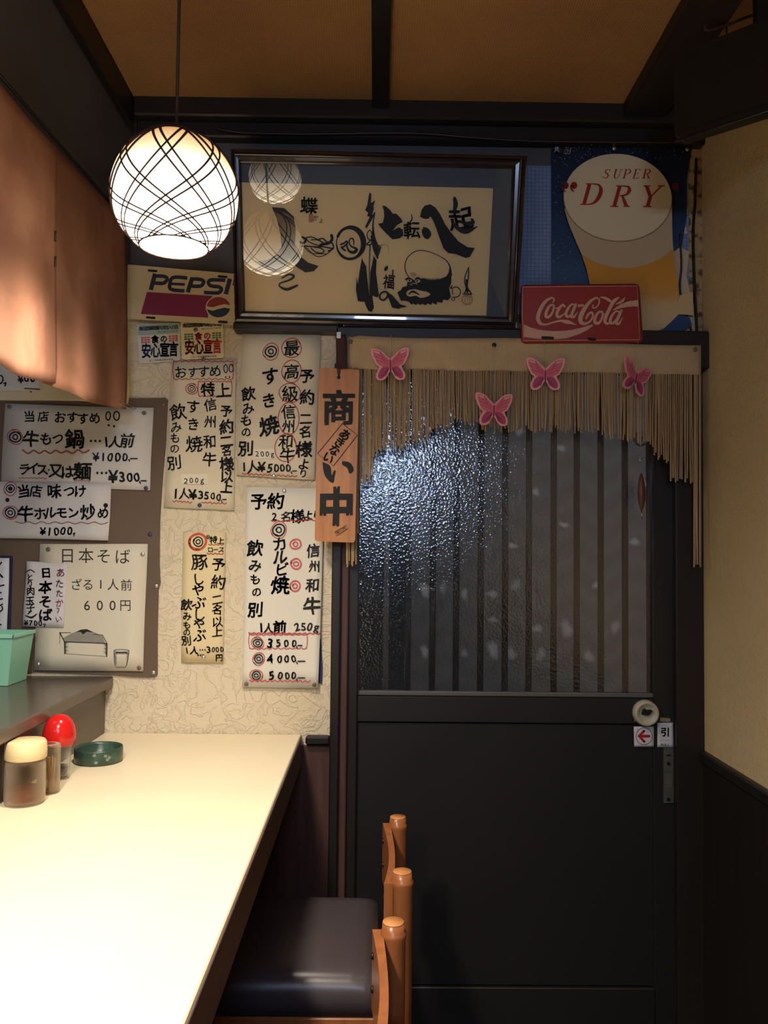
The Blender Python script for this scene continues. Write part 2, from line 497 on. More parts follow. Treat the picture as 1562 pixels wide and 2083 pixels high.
# ceiling: two woven panels between battens
cl = struct('ceiling', MB().box((-2.2, -2.4, ZC + .012), (XR + .3, 2.4, ZC + .06)), M['darkh'])
XB0, XB1 = X_(757, 230, YB), X_(790, 230, YB)
XRB0, XRB1 = X_(1268, 216, YB), X_(1352, 216, YB)
XLB = X_(270, 190, YB)
for a, b in ((XLB, XB0 + .01), (XB1 - .01, XRB0 + .01), (XRB1 - .01, XR + .05)):
    MB().box((a, -2.3, ZC), (b, 2.1, ZC + .013), .002).obj('ceiling_panel', M['ceil'], cl)
struct('trim_1', MB().box((XB0, -2.3, ZC - .022), (XB1, YB, ZC + .01), .003), M['dark'])
struct('trim_2', MB().box((XRB0, -2.3, ZC - .035), (XRB1, YB, ZC + .01), .003), M['dark'])
struct('trim_3', MB().box((XLB - .05, -2.3, ZC - .075), (XLB, YB + .02, ZC + .01), .004), M['dark'])
# back wall: plaster on the left, dark panelling above, beams
ZT = Z_(652, YW, 560)
struct('wall_back', MB().box((-2.1, YW, 0), (XJ + .02, YW + .06, ZT)), M['plaster'])
struct('trim_4', MB().box((-2.1, YW - .006, ZT), (XR + .05, YW + .06, ZC + .01)), M['greypanel'])
struct('trim_5', MB().box((-.62, YB, Z_(240, YB)), (XR, YW + .03, ZC + .012), .004), M['darkh'])
struct('trim_6', MB().box((-.62, YB + .03, Z_(283, YB + .03)), (XR, YW + .03, Z_(240, YB) + .002), .004), M['darkh'])
struct('trim_7', MB().box((X_(262, 660), YW - .003, Z_(690, YW, 560)), (XJ, YW + .002, Z_(668, YW, 560)), .002), M['plaster'])
# lintel above the door
ZL0, ZL1 = Z_(742, 2.045), Z_(664, 2.045)
struct('trim_8', MB().box((X_(684, 700, 2.045), 2.045, ZL0), (XR, 2.17, ZL1), .004), M['darkh'])
struct('trim_9', MB().box((X_(474, 660, 2.05), 2.05, Z_(672, 2.05, 560)), (X_(690, 660, 2.05), 2.098, Z_(655, 2.05, 560)), .003), M['darkh'])
# small wainscot left of the door, below counter height
xa, xb = X_(560, 1600), XJ
struct('trim_10', MB().box((-.75, YW - .008, 0), (xb, YW + .002, Z_(1515, YW, 640)), .001), M['red_wood'])
struct('trim_11', MB().box((-.17, YW - .026, Z_(1516, YW - .026, 640)), (xb, YW + .002, Z_(1499, YW - .026, 640)), .004), M['dark'])
# door jambs: three stepped uprights on the left, one wide on the right
for k, (u0, u1, Y, mm) in enumerate(((673, 690, 2.075, 'dark'), (690, 706, 2.09, 'red_wood'), (706, 727, 2.105, 'dark'))):
    struct('trim_%d' % (12 + k), MB().box((X_(u0, 1300, Y), Y, 0), (X_(u1, 1300, Y) + .002, 2.17, ZL0 + .01), .003), M[mm])
struct('trim_15', MB().box((X_(1376, 1300, 2.09), 2.09, 0), (XR, 2.17, ZL0 + .01), .003), M['dark'])
# right wall, its wainscot and cap
ZR = Z_(1525, YW, 1432)
struct('wall_right', MB().box((XR, -2.3, ZR - .02), (XR + .06, YW + .06, ZC + .02)), M['plaster_r'])
struct('trim_16', MB().box((XR - .006, -2.3, 0), (XR + .05, YW, ZR - .01), .001), M['dark'])
struct('trim_17', MB().box((XR - .016, -2.3, ZR - .028), (XR + .05, YW, ZR), .004), M['dark'])
# hanging partition over the kitchen side
struct('wall_left', MB().box((XLB - .045, -1.2, 1.86), (XLB - .015, YW - .006, ZC - .02)), M['greypanel'])
# transom window with a blue mesh screen
def gridmat():
    m = flat('5a7098', .7, 'blue_mesh'); nt = m.node_tree; N = nt.nodes; L = nt.links
    tc = N.new('ShaderNodeTexCoord'); br = N.new('ShaderNodeTexBrick'); br.offset = 0
    mp = N.new('ShaderNodeMapping'); mp.inputs['Rotation'].default_value = (D2R(90), 0, 0)
    L.new(tc.outputs['Object'], mp.inputs[0]); L.new(mp.outputs[0], br.inputs['Vector'])
    br.inputs['Scale'].default_value = 20; br.inputs['Brick Width'].default_value = .2; br.inputs['Row Height'].default_value = .2; br.inputs['Mortar Size'].default_value = .012
    br.inputs['Color1'].default_value = (*srgb('7890b4'), 1); br.inputs['Color2'].default_value = (*srgb('728aae'), 1); br.inputs['Mortar'].default_value = (*srgb('4c6088'), 1)
    L.new(br.outputs['Color'], N['Principled BSDF'].inputs['Base Color']); return m
wn = thing('window_1', None, None, at(1080, 480, YW - .012), kind='structure')
a, b = at(1030, 640, YW - .010), at(1400, 342, YW - .010)
MB().box((a.x, YW - .012, a.z), (b.x, YW - .005, b.z), .001).obj('screen', gridmat(), wn)

# ---- the door
def hammered():
    m = bpy.data.materials.new('hammered_glass'); m.use_nodes = True; nt = m.node_tree; N = nt.nodes; L = nt.links
    for n in list(N): N.remove(n)
    out = N.new('ShaderNodeOutputMaterial'); rf = N.new('ShaderNodeBsdfRefraction'); gl = N.new('ShaderNodeBsdfGlossy'); mx = N.new('ShaderNodeMixShader')
    rf.inputs['IOR'].default_value = 1.3; rf.inputs['Roughness'].default_value = .22; rf.inputs['Color'].default_value = (.88, .89, .92, 1)
    gl.inputs['Roughness'].default_value = .12; gl.inputs['Color'].default_value = (.9, .9, .9, 1)
    tc = N.new('ShaderNodeTexCoord')
    vo = N.new('ShaderNodeTexVoronoi'); vo.feature = 'SMOOTH_F1'; vo.inputs['Scale'].default_value = 180; vo.inputs['Smoothness'].default_value = .6
    nz = N.new('ShaderNodeTexNoise'); nz.inputs['Scale'].default_value = 150; nz.inputs['Detail'].default_value = 3
    L.new(tc.outputs['Object'], nz.inputs['Vector']); L.new(tc.outputs['Object'], vo.inputs['Vector'])
    ad = N.new('ShaderNodeMath'); ad.operation = 'ADD'; L.new(vo.outputs['Distance'], ad.inputs[0]); L.new(nz.outputs['Fac'], ad.inputs[1])
    bp = N.new('ShaderNodeBump'); bp.inputs['Strength'].default_value = .40; bp.inputs['Distance'].default_value = .00115
    L.new(ad.outputs[0], bp.inputs['Height'])
    for n in (rf, gl): L.new(bp.outputs[0], n.inputs['Normal'])
    fr = N.new('ShaderNodeFresnel'); fr.inputs['IOR'].default_value = 1.45; L.new(bp.outputs[0], fr.inputs['Normal'])
    m2 = N.new('ShaderNodeMath'); m2.operation = 'MULTIPLY'; m2.inputs[1].default_value = 3.5; m2.use_clamp = True
    L.new(fr.outputs[0], m2.inputs[0]); L.new(m2.outputs[0], mx.inputs[0]); L.new(rf.outputs[0], mx.inputs[1]); L.new(gl.outputs[0], mx.inputs[2]); L.new(mx.outputs[0], out.inputs[0])
    return m
def filmmat():
    # translucent paper film behind the lattice, with worn pale patches
    m = bpy.data.materials.new('paper_film'); m.use_nodes = True; nt = m.node_tree; N = nt.nodes; L = nt.links
    for n in list(N): N.remove(n)
    out = N.new('ShaderNodeOutputMaterial'); d = N.new('ShaderNodeBsdfDiffuse'); t = N.new('ShaderNodeBsdfTranslucent'); mx = N.new('ShaderNodeMixShader'); mx.inputs[0].default_value = .6
    a = N.new('ShaderNodeVertexColor'); a.layer_name = 'ink'
    L.new(a.outputs[0], d.inputs[0]); L.new(a.outputs[0], t.inputs[0])
    L.new(d.outputs[0], mx.inputs[1]); L.new(t.outputs[0], mx.inputs[2]); L.new(mx.outputs[0], out.inputs[0]); return m
M['glass'] = hammered(); M['film'] = filmmat()
YG = 2.128
dr = thing('door_1', None, None, (at(1040, 1400, YG).x, YG, 0), kind='structure')
gx0, gx1 = X_(727, 1200, YG), X_(1330, 1200, YG)
gz0, gz1 = Z_(1407, YG, 1030), Z_(742, YG)
b = MB(); b.v = [Vector((gx0 - .005, YG, gz0 - .01)), Vector((gx1 + .005, YG, gz0 - .01)), Vector((gx1 + .005, YG, gz1)), Vector((gx0 - .005, YG, gz1))]; b.face((0, 1, 2, 3))
b.obj('glass_pane', M['glass'], dr, recalc=False)
YS = YG + .004
for u in (830, 880, 928, 977.5, 1027, 1075.5, 1126, 1173, 1222, 1271.5, 1321):
    p = at(u, 1200, YS); hw = 6.3 * YS / F_PX
    MB().box((p.x - hw, YS, gz0 - .02), (p.x + hw, YS + .006, gz1), .0015).obj('slat', M['dark'], dr)
# film panel: cells with pale patches
b = MB(); YF = YS + .0075
fx0, fx1 = X_(833, 1200, YF), X_(1330, 1200, YF)
rr = random.Random(5)
SPOTS = ((864, 1200, 9, 13, 'cfcfd0'), (864, 1325, 7, 12, 'c4c4ca'), (944, 1207, 7, 9, 'b4b4b6'), (944, 1329, 8, 6, 'aaaaac'), (1001, 1208, 13, 6, 'b4b4b6'), (1001, 1260, 11, 5, 'acacae'),
    (1002, 1320, 10, 16, 'bcbcbe'), (1041, 1110, 8, 6, 'bebec0'), (1049, 1190, 8, 11, 'a8a8aa'), (1040, 1330, 8, 12, 'b4b4b6'), (1056, 879, 9, 7, 'b6b6b8'), (1141, 912, 8, 6, 'bababc'), (1089, 1001, 8, 6, 'c0c0c2'),
    (1147, 1068, 9, 5, 'bcbcbe'), (1092, 1278, 9, 8, 'b0b0b2'), (1213, 1190, 8, 6, 'b4b4b6'), (1290, 1102, 12, 6, 'b6b6b8'), (1153, 1280, 11, 16, 'aeaeb0'), (1100, 1330, 9, 12, 'a6a6a8'), (1197, 1335, 10, 10, 'a4a4a6'), (1250, 1275, 8, 12, 'a2a2a4'), (900, 1195, 7, 10, 'a09c98'), (911, 915, 12, 8, '9a9aa6'))
NU, NV = 170, 230
cols = []
for j in range(NV + 1):
    for i in range(NU + 1):
        u = 833 + (1330 - 833) * i / NU; v = 740 + (1412 - 740) * j / NV
        b.v.append(at(u, v, YF)); g = .15 + .012 * math.sin(v * .11 + 2 * math.sin(u * .05)) + .010 * rr.uniform(-1, 1)
        for (su, sv, aw, ah, c) in SPOTS:
            if abs(u - su) < 2.2 * aw and abs(v - sv) < 2.2 * ah:
                an = math.atan2(v - sv, u - su); q = math.hypot((u - su) / aw, (v - sv) / ah) * (1 + .16 * math.sin(2 * an + su) + .12 * math.sin(3 * an + sv) + .06 * math.sin(7 * an + su))
                g = max(g, g + (srgb(c)[0] * 1.0 - g) * max(0, min(1, (1.3 - q) * 1.3)) * .8)
        cols.append((g, g, g))
for j in range(NV):
    for i in range(NU):
        k = j * (NU + 1) + i; q = (k, k + 1, k + NU + 2, k + NU + 1)
        b.face(q, tuple(cols[x] for x in q))
b.obj('paper_film', M['film'], dr, recalc=False)
# stiles, rails, lower boards
zr1, zr2 = gz0, Z_(1472, 2.115, 1030)
MB().box((X_(1328, 1300, 2.115), 2.115, .02), (X_(1384, 1300, 2.115), 2.15, gz1), .003).obj('stile', M['door'], dr)
MB().box((X_(718, 1300, 2.118), 2.118, .02), (gx0 + .002, 2.15, gz1), .003).obj('stile', M['door'], dr)
MB().box((gx0, 2.112, zr2 + .002), (X_(1330, 1300, 2.112), 2.15, zr1 - .012), .002).obj('rail', M['door'], dr)
MB().box((gx0, 2.118, zr1 - .011), (X_(1330, 1300, 2.112), 2.15, zr1), .002).obj('sill_strip', M['greypanel'], dr)
MB().box((gx0, 2.120, .14), (X_(1330, 1300, 2.112), 2.15, zr2), .002).obj('lower_board', M['door'], dr)
MB().box((gx0, 2.112, .02), (X_(1330, 1300, 2.112), 2.15, .138), .002).obj('rail', M['door'], dr)
p = at(823, 1340, YG + .004)
MB().box((p.x - .001, YG + .004, gz0), (p.x + .001, YG + .02, Z_(1325, YG, 823)), 0).obj('bead', M['chrome'], dr)
p0, p1 = at(778, 1400, YG + .03), at(789, 1400, YG + .03)
MB().box((p0.x, YG + .03, gz0 - .02), (p1.x, YG + .04, gz1), .001).obj('outer_bar', flat('4a484c', .6), dr)

# ============================================================ COUNTER SIDE
ZCT = Z_(1492, YW, 415)
XC0, XC1 = -.70, X_(615, 1495)
FT = .072
ct = thing('counter', 'long cream laminate dining counter with dark brown edge along the kitchen side', 'counter', (-.44, .9, 0))
MB().box((XC0, -1.2, ZCT - .030), (XC1 - .004, YW - .002, ZCT), .002).obj('worktop', M['counter'], ct)
MB().box((XC1 - .004, -1.2, ZCT - FT), (XC1, YW - .010, ZCT - .0015), .001).obj('edge_band', M['fascia'], ct)
MB().box((XC1 - .03, -1.2, ZCT - FT), (XC1 - .005, YW - .012, ZCT - .031), .001).obj('apron', M['dark'], ct)
MB().box((-.62, -1.2, 0), (-.59, YW - .012, ZCT - .031), .001).obj('base_panel', M['dark'], ct)
XLG = X_(232, 1375); ZLG = Z_(1375, YW, 232)
XBB = X_(215, 1440)
lg = thing('serving_ledge', 'dark brown raised serving ledge behind the cream counter', 'ledge', (-.85, .9, ZCT))
MB().box((-1.05, -1.2, ZLG - .026), (XLG, YW - .004, ZLG), .003).obj('ledge_top', M['ledge'], lg)
MB().box((XBB - .03, -1.2, ZCT + .0005), (XBB, YW - .004, ZLG - .026), .001).obj('backboard', mat('backboard_laminate', srgb('5e5048'), .35, var=(srgb('544840'), 4, .3, .7)), lg)

# pendant lamps ------------------------------------------------
def shellmat():
    m = bpy.data.materials.new('lit_milk_glass'); m.use_nodes = True; nt = m.node_tree; N = nt.nodes; L = nt.links
    b = N['Principled BSDF']; b.inputs['Base Color'].default_value = (.4, .37, .32, 1); b.inputs['Roughness'].default_value = .3
    tc = N.new('ShaderNodeTexCoord'); sp = N.new('ShaderNodeSeparateXYZ'); L.new(tc.outputs['Object'], sp.inputs[0])
    mr = N.new('ShaderNodeMapRange'); mr.inputs['From Min'].default_value = -.09; mr.inputs['From Max'].default_value = .104
    L.new(sp.outputs['Z'], mr.inputs['Value'])
    cr = N.new('ShaderNodeValToRGB'); e = cr.color_ramp.elements
    e[0].position = 0; e[0].color = (1, .88, .70, 1); e[1].position = 1; e[1].color = (1, .44, .13, 1)
    k = e.new(.52); k.color = (1, .85, .64, 1); k = e.new(.70); k.color = (1, .70, .36, 1); k = e.new(.86); k.color = (1, .56, .22, 1)
    L.new(mr.outputs[0], cr.inputs[0]); L.new(cr.outputs[0], b.inputs['Emission Color'])
    c2 = N.new('ShaderNodeValToRGB'); e = c2.color_ramp.elements
    e[0].position = 0; e[0].color = (1, 1, 1, 1); e[1].position = 1; e[1].color = (.030, .030, .030, 1)
    for q_, v_ in ((.12, .62), (.30, .34), (.52, .17), (.70, .078), (.85, .052)): k = e.new(q_); k.color = (v_, v_, v_, 1)
    L.new(mr.outputs[0], c2.inputs[0])
    mu = N.new('ShaderNodeMath'); mu.operation = 'MULTIPLY'; mu.inputs[1].default_value = 15
    L.new(c2.outputs[0], mu.inputs[0]); L.new(mu.outputs[0], b.inputs['Emission Strength'])
    return m
M['shell'] = shellmat(); M['net'] = mat('dark_net_cord', srgb('3a2214'), .7); M['cord'] = mat('brown_cord', srgb('38241a'), .6)
def pendant(loc, label, watts=33):
    R = .1045; t = thing('pendant_lamp', label, 'lamp', loc, 'globe pendant lamps over the counter')
    c = Vector(loc); prof = []
    th0, th1 = D2R(10), D2R(148)
    for i in range(25):
        a = th0 + (th1 - th0) * i / 24; prof.append((R * math.sin(a), R * math.cos(a)))
    MB().lathe(prof + [(r * .965, z * .965) for r, z in prof[::-1]], c, 48, close=True).obj('shade', M['shell'], t)
    net = MB(); RN = R + .0012
    for k in range(8):
        for sgn in (1, -1):
            for d in (0, .17):
                p0 = 2 * math.pi * k / 8 + d * sgn + (.2 if sgn > 0 else 0); pts = []; rs = []
                for i in range(41):
                    q = i / 40; a = D2R(9) + (D2R(147.5) - D2R(9)) * q
                    ph = p0 + sgn * (1.25 * q + 1.5 * q ** 5)
                    pts.append(c + Vector((RN * math.sin(a) * math.cos(ph), RN * math.sin(a) * math.sin(ph), RN * math.cos(a))))
                    rs.append(.0034 - .0014 * min(1, q * 2.2) - .0008 * q)
                net.tube(pts, rs, 4, cap=False)
    for a, r in ((D2R(147.5), .0014), (D2R(9), .003)):
        ring = [c + Vector((RN * math.sin(a) * math.cos(x * .2618), RN * math.sin(a) * math.sin(x * .2618), RN * math.cos(a))) for x in range(25)]
        net.tube(ring, r, 5, cap=False)
    net.obj('cord_net', M['net'], t)
    MB().lathe([(.030, R * .96), (.032, R * .985), (.022, R * 1.05), (.008, R * 1.12)], c, 20).obj('cap', M['net'], t)
    MB().tube([c + Vector((0, 0, R * 1.1)), Vector((c.x, c.y, ZC))], .0028, 8).obj('cord', M['cord'], t)
    MB().lathe([(.0, -.030), (.018, -.026), (.030, -.008), (.032, .010), (.022, .032), (.014, .045), (.014, .09)], c, 20).obj('bulb', mat('lit_bulb', (1, 1, 1), .4, emis=((1, .80, .52), 22)), t)
    light('pendant_bulb', 'SPOT', c + Vector((0, 0, -.085)), watts, (1, .88, .73), spot_size=D2R(172), spot_blend=1.0, shadow_soft_size=.045)
    return t
L1 = at(356, 397, 1.37)
pendant(L1, 'round white glass pendant lamp in dark cord netting hanging in front of the calligraphy frame')
pendant((-.42, .52, L1.z + .05), 'second netted globe lamp along the counter, seen only mirrored in the frame glass', 92)
pendant((-.44, -.6, L1.z + .06), 'third netted globe lamp along the counter, behind the viewer', 70)

# ============================================================ FRAMED CALLIGRAPHY (leans forward at the top)
TL_ = D2R(17)
FP = at(765, 655, 2.035); FN = Vector((0, math.cos(TL_), math.sin(TL_)))  # plane through the bottom rail
FN = Vector((0, -math.cos(TL_), -math.sin(TL_)))
def fsurf(u, v, lift=0.0): return atpl(u, v, FP + FN * lift, FN)
fr = thing('picture_frame', 'large dark framed brush calligraphy with bearded monk head, leaning above the door', 'picture', fsurf(765, 655))
OUT = [(470, 303), (1072, 318), (1050, 668), (478, 655)]; INN = [(490, 331), (1042, 341), (1030, 645), (497, 633)]
def mix2(a, b, t): return (a[0] * (1 - t) + b[0] * t, a[1] * (1 - t) + b[1] * t)
M['framewood'] = mat('dark_lacquer_frame', srgb('2a1c18'), .22, spec=.6, bump=(60, .15, .0006), var=(srgb('1c1412'), 12, .35, .7), coat=.5)
PROF = ((0, -.028), (0, .004), (.10, .010), (.30, .012), (.38, .004), (.46, .003), (.56, .008), (.80, .007), (.90, .001), (1, -.001), (1, -.028))
def flift(u, v, l): return fsurf(u, v) + FN * l
for k in range(4):
    k2 = (k + 1) % 4; m = MB(); n = len(PROF)
    for end in (k, k2):
        for t, l in PROF:
            q = mix2(OUT[end], INN[end], t); m.v.append(flift(q[0], q[1], l))
    for i in range(n): m.face((i, (i + 1) % n, n + (i + 1) % n, n + i))
    m.face(range(n)); m.face([n + i for i in range(n)][::-1])
    m.obj('rail', M['framewood'], fr)
MB().plate([flift(*p, -.010) for p in INN], -FN * .004).obj('mat_board', flat('5c6066', .85), fr)
PAP = [(491, 370), (1004, 382), (990, 642), (498, 634)]
MB().plate([flift(*p, -.0092) for p in PAP], -FN * .0006).obj('calligraphy_paper', flat('e2c898', .85), fr)
def casurf(u, v, lift=0.0): return flift(u, v, -.0088 + lift)
p = Print(casurf); INK = srgb('1e1b19'); INK2 = srgb('38342f')
p.frame(2.5607, 470, 280)
p.poly([(210, 360), (275, 365), (325, 410), (335, 480), (330, 560), (350, 610), (400, 650), (455, 668), (430, 695), (385, 702), (335, 670), (303, 632), (270, 680), (215, 698), (160, 670), (130, 645), (190, 635), (245, 605), (262, 575), (255, 500), (235, 420)], INK2)
p.brush([(262, 732), (300, 712), (325, 722), (300, 742), (255, 758), (252, 775), (290, 790), (342, 770)], [6, 10, 12, 10, 8, 9, 16, 12], INK2)
p.ch('蝶', 405, 352, 92, INK2, .02, rot=8, fat=.012); p.ch('か', 438, 415, 32, INK, .01); p.ch('よ', 468, 432, 28, INK, .01)
p.rect(403, 396, 426, 438, 'b07a5c'); p.frame(7.44, 600, 380)
for q, ww in ((((165, 765), (240, 755), (330, 790), (430, 850), (400, 885), (300, 870), (200, 825), (165, 770)), 16), (((95, 895), (180, 930), (300, 1040), (400, 1050), (500, 1000), (560, 940)), 13), (((100, 890), (300, 905), (420, 905), (560, 930)), 20),
    (((240, 925), (310, 985), (400, 1000), (435, 965), (380, 925), (290, 910)), 18), (((70, 830), (120, 850), (160, 800), (110, 760)), 34), (((550, 730), (555, 800), (500, 850), (400, 870), (380, 895)), 44), (((360, 790), (420, 780), (480, 830), (560, 850), (575, 930), (500, 970)), 22), (((150, 930), (240, 1000), (330, 1010), (480, 1015)), 12), (((240, 800), (330, 800), (400, 830)), 16)):
    p.brush(q, ww, INK)
cx, cy = 830, 850; ringp = []; ringw = []
for i in range(25):
    a = D2R(205) + 2 * math.pi * i / 24 * 1.03
    ringp.append((cx + 205 * math.cos(a), cy + 240 * math.sin(a))); t = math.cos(a - D2R(-25)); ringw.append(40 + 45 * max(0, t) if i < 18 else max(14, 50 - 7 * (i - 17)))
p.brush(ringp, ringw, INK, 4)
p.brush([(690, 870), (740, 850), (780, 820), (790, 850), (740, 900), (700, 915), (755, 960)], 26, INK)
p.brush([(790, 830), (785, 900), (820, 970), (890, 990), (930, 950), (900, 920), (850, 900), (820, 850), (830, 790), (870, 780), (890, 830), (885, 880)], [20, 26, 34, 46, 48, 30, 22, 20, 20, 24, 20, 14], INK)
p.poly([(1125, 80), (1155, 100), (1148, 240), (1215, 200), (1180, 310), (1200, 300), (1165, 420), (1222, 368), (1165, 490), (1080, 630), (1060, 600), (1130, 450), (1090, 440), (1105, 385), (1060, 350), (1092, 270)], INK)
p.brush([(1205, 390), (1180, 560), (1190, 760), (1220, 920), (1250, 1085)], [22, 20, 50, 90, 16], INK)
p.brush([(1130, 650), (1095, 690), (1100, 775), (1150, 800), (1160, 700), (1130, 650)], 14, INK); p.brush([(1150, 800), (1085, 870), (1160, 860), (1150, 740)], 18, INK)
p.brush([(1135, 870), (1125, 1200), (1120, 1640)], [18, 14, 6], INK)
p.poly([(1010, 1075), (1045, 1150), (1075, 1200), (1120, 1640), (1170, 1650), (1195, 1830), (1160, 1895), (1110, 1880), (1070, 1800), (1050, 1740), (1010, 1740), (950, 1730), (920, 1560), (930, 1360), (950, 1470), (975, 1280)], INK)
p.poly([(1190, 1040), (1235, 1110), (1225, 1300), (1245, 1450), (1272, 1650), (1240, 1672), (1180, 1650), (1125, 1655), (1138, 1300)], INK)
p.brush([(1240, 900), (1290, 910), (1250, 1020)], [60, 30, 40], INK2); p.brush([(1280, 900), (1350, 870), (1410, 900), (1410, 990)], [16, 8, 8, 4], 'a08a66')
p.frame(6.248, 760, 380)
p.poly([(110, 235), (150, 240), (210, 290), (240, 335), (290, 340), (350, 400), (370, 445), (300, 480), (240, 555), (320, 510), (370, 540), (380, 610), (340, 650), (240, 665), (150, 580), (85, 510), (55, 465), (115, 455), (135, 380), (130, 300)], INK)
p.ch('転', 485, 545, 230, INK, .018, rot=-4, sx=.95, fat=.012); p.brush([(480, 345), (488, 400), (450, 470)], [8, 16, 20], INK)
p.poly([(635, 505), (700, 530), (735, 600), (695, 662), (640, 640), (612, 565)], INK, True)
p.poly([(590, 375), (610, 290), (650, 235), (720, 218), (790, 260), (850, 350), (910, 470), (980, 570), (1080, 690), (1200, 765), (1290, 775), (1240, 860), (1225, 890), (1170, 900), (1090, 870), (1040, 850), (950, 840), (890, 780), (840, 650), (800, 530), (750, 410), (720, 370), (700, 400), (660, 405), (620, 390)], INK)
p.ch('起', 1115, 400, 300, INK, .02, rot=-6, fat=.016)
p.brush([(1030, 140), (1045, 220), (1020, 320)], [40, 60, 30], INK); p.brush([(1000, 440), (1080, 530), (1190, 560), (1325, 500)], [20, 50, 64, 6], INK)
p.brush([(1080, 440), (1180, 460), (1270, 450), (1240, 400)], [10, 40, 44, 8], INK)
# bearded monk head drawing
p.brush([(445, 1140), (405, 1070), (402, 970), (445, 880), (530, 820), (620, 806), (730, 830), (840, 880), (920, 930), (970, 1010), (990, 1120)], [8, 11, 11, 10, 10, 9, 9, 9, 11, 16, 20], INK)
beard = [(600, 1165), (640, 1160), (700, 1185), (780, 1187), (860, 1168), (925, 1138), (955, 1090), (968, 1010), (990, 1110), (990, 1215), (962, 1290), (985, 1400), (945, 1442), (885, 1432), (875, 1475), (805, 1462), (805, 1500), (745, 1472), (735, 1502), (685, 1482), (665, 1508), (620, 1485), (600, 1502), (555, 1482), (545, 1506), (500, 1482), (480, 1500), (450, 1462), (400, 1445), (350, 1450), (325, 1400), (300, 1340), (350, 1310), (365, 1275), (420, 1262), (430, 1212), (395, 1170), (440, 1145), (480, 1160), (518, 1190), (530, 1158), (570, 1142)]
p.poly(beard, INK)
rb = random.Random(2)
for i in range(34):
    x = 640 + i * 9; yb = 1176 - 30 * max(0, (x - 860) / 90)
    p.brush([(x, yb + 22), (x - 3 + 6 * rb.random(), yb - 8 - 16 * rb.random())], [11, 1], INK, 2, caps=False)
CR = 'dcc294'
p.poly([(415, 1345), (450, 1312), (530, 1302), (600, 1320), (680, 1335), (722, 1365), (690, 1392), (600, 1412), (540, 1385), (470, 1395), (425, 1380)], CR, True)
p.brush([(450, 1362), (490, 1332), (530, 1342), (580, 1372)], [16, 28, 26, 12], INK)
for (x, y, a, b2) in ((455, 1192, 32, 17), (560, 1197, 34, 20)):
    p.ell(x, y, a, b2, CR); p.ell(x + (2 if x < 500 else -6), y - 2, 13, 13, INK)
p.brush([(458, 1238), (480, 1246), (500, 1222), (518, 1232), (540, 1222), (548, 1240)], 9, CR)
for dy, ww in ((0, 45), (22, 32), (42, 18)): p.brush([(500 - ww, 1110 + dy * .8), (500, 1090 + dy), (500 + ww, 1110 + dy * .8)], 5, '7a6040')
p.brush([(975, 1290), (1000, 1255), (990, 1290), (1060, 1272), (1105, 1320), (1085, 1385), (1030, 1405)], 11, INK); p.brush([(1000, 1300), (1010, 1370)], 9, INK); p.ring(1012, 1425, 18, 22, 8, INK)
p.ell(158, 1035, 36, 20, INK, rot=-1.0); p.ch('福', 195, 1205, 190, INK, .01, rot=12, sx=.8, fat=.008); p.brush([(245, 1060), (240, 1120)], 16, INK)
p.brush([(190, 1360), (150, 1332), (95, 1350), (78, 1410), (120, 1440), (165, 1405), (185, 1360)], 22, INK)
p.poly([(155, 1330), (235, 1375), (290, 1440), (340, 1495), (430, 1520), (345, 1535), (320, 1550), (232, 1532), (200, 1440), (172, 1385)], INK)
p.brush([(1210, 1020), (1175, 1100), (1158, 1190), (1180, 1290), (1150, 1360)], [8, 12, 14, 18, 10], INK); p.brush([(1212, 1020), (1205, 1150), (1190, 1270), (1245, 1355)], [10, 16, 18, 12], INK); p.brush([(1180, 1180), (1195, 1340)], 20, INK); p.brush([(1135, 1360), (1250, 1362)], 10, INK)
p.ring(1190, 1435, 66, 58, 12, srgb('b8866a'), .02); p.ch('印', 1190, 1435, 90, srgb('bd8f70'), .005)
p.done(fr, 'brush_lettering')
def thinglass():
    m = bpy.data.materials.new('picture_glass'); m.use_nodes = True; nt = m.node_tree; N = nt.nodes; L = nt.links
    for n in list(N): N.remove(n)
    out = N.new('ShaderNodeOutputMaterial'); t = N.new('ShaderNodeBsdfTransparent'); g = N.new('ShaderNodeBsdfGlossy'); mx = N.new('ShaderNodeMixShader'); f = N.new('ShaderNodeFresnel')
    f.inputs['IOR'].default_value = 1.8; g.inputs['Roughness'].default_value = .004
    L.new(f.outputs[0], mx.inputs[0]); L.new(t.outputs[0], mx.inputs[1]); L.new(g.outputs[0], mx.inputs[2]); L.new(mx.outputs[0], out.inputs[0]); return m
g = MB(); g.v = [flift(*q, -.003) for q in INN]; g.face((3, 2, 1, 0)); g.obj('glass', thinglass(), fr, recalc=False)

# ============================================================ SIGN PLATES
SF = wallsurf(2.072)
t = thing('sign_plate', 'white tin cola plate with navy italic lettering and purple bar, left of the frame', 'sign', at(372, 600, 2.074), 'tin soft drink plates')
pl = [(250, 537), (492, 558), (495, 662), (252, 648)]
M['tin'] = flat('cdbb98', .35)
def rim(c, Y, th, r=6, n=4):
    o = []
    for i, (u, v) in enumerate(c):
        a = c[i - 1]; b_ = c[(i + 1) % 4]
        for q in range(n + 1):
            t_ = q / n
            pa = (u + (a[0] - u) * r / math.hypot(a[0] - u, a[1] - v), v + (a[1] - v) * r / math.hypot(a[0] - u, a[1] - v))
            pb = (u + (b_[0] - u) * r / math.hypot(b_[0] - u, b_[1] - v), v + (b_[1] - v) * r / math.hypot(b_[0] - u, b_[1] - v))
            o.append((pa[0] * (1 - t_) ** 2 + 2 * u * t_ * (1 - t_) + pb[0] * t_ ** 2, pa[1] * (1 - t_) ** 2 + 2 * v * t_ * (1 - t_) + pb[1] * t_ ** 2))
    return o
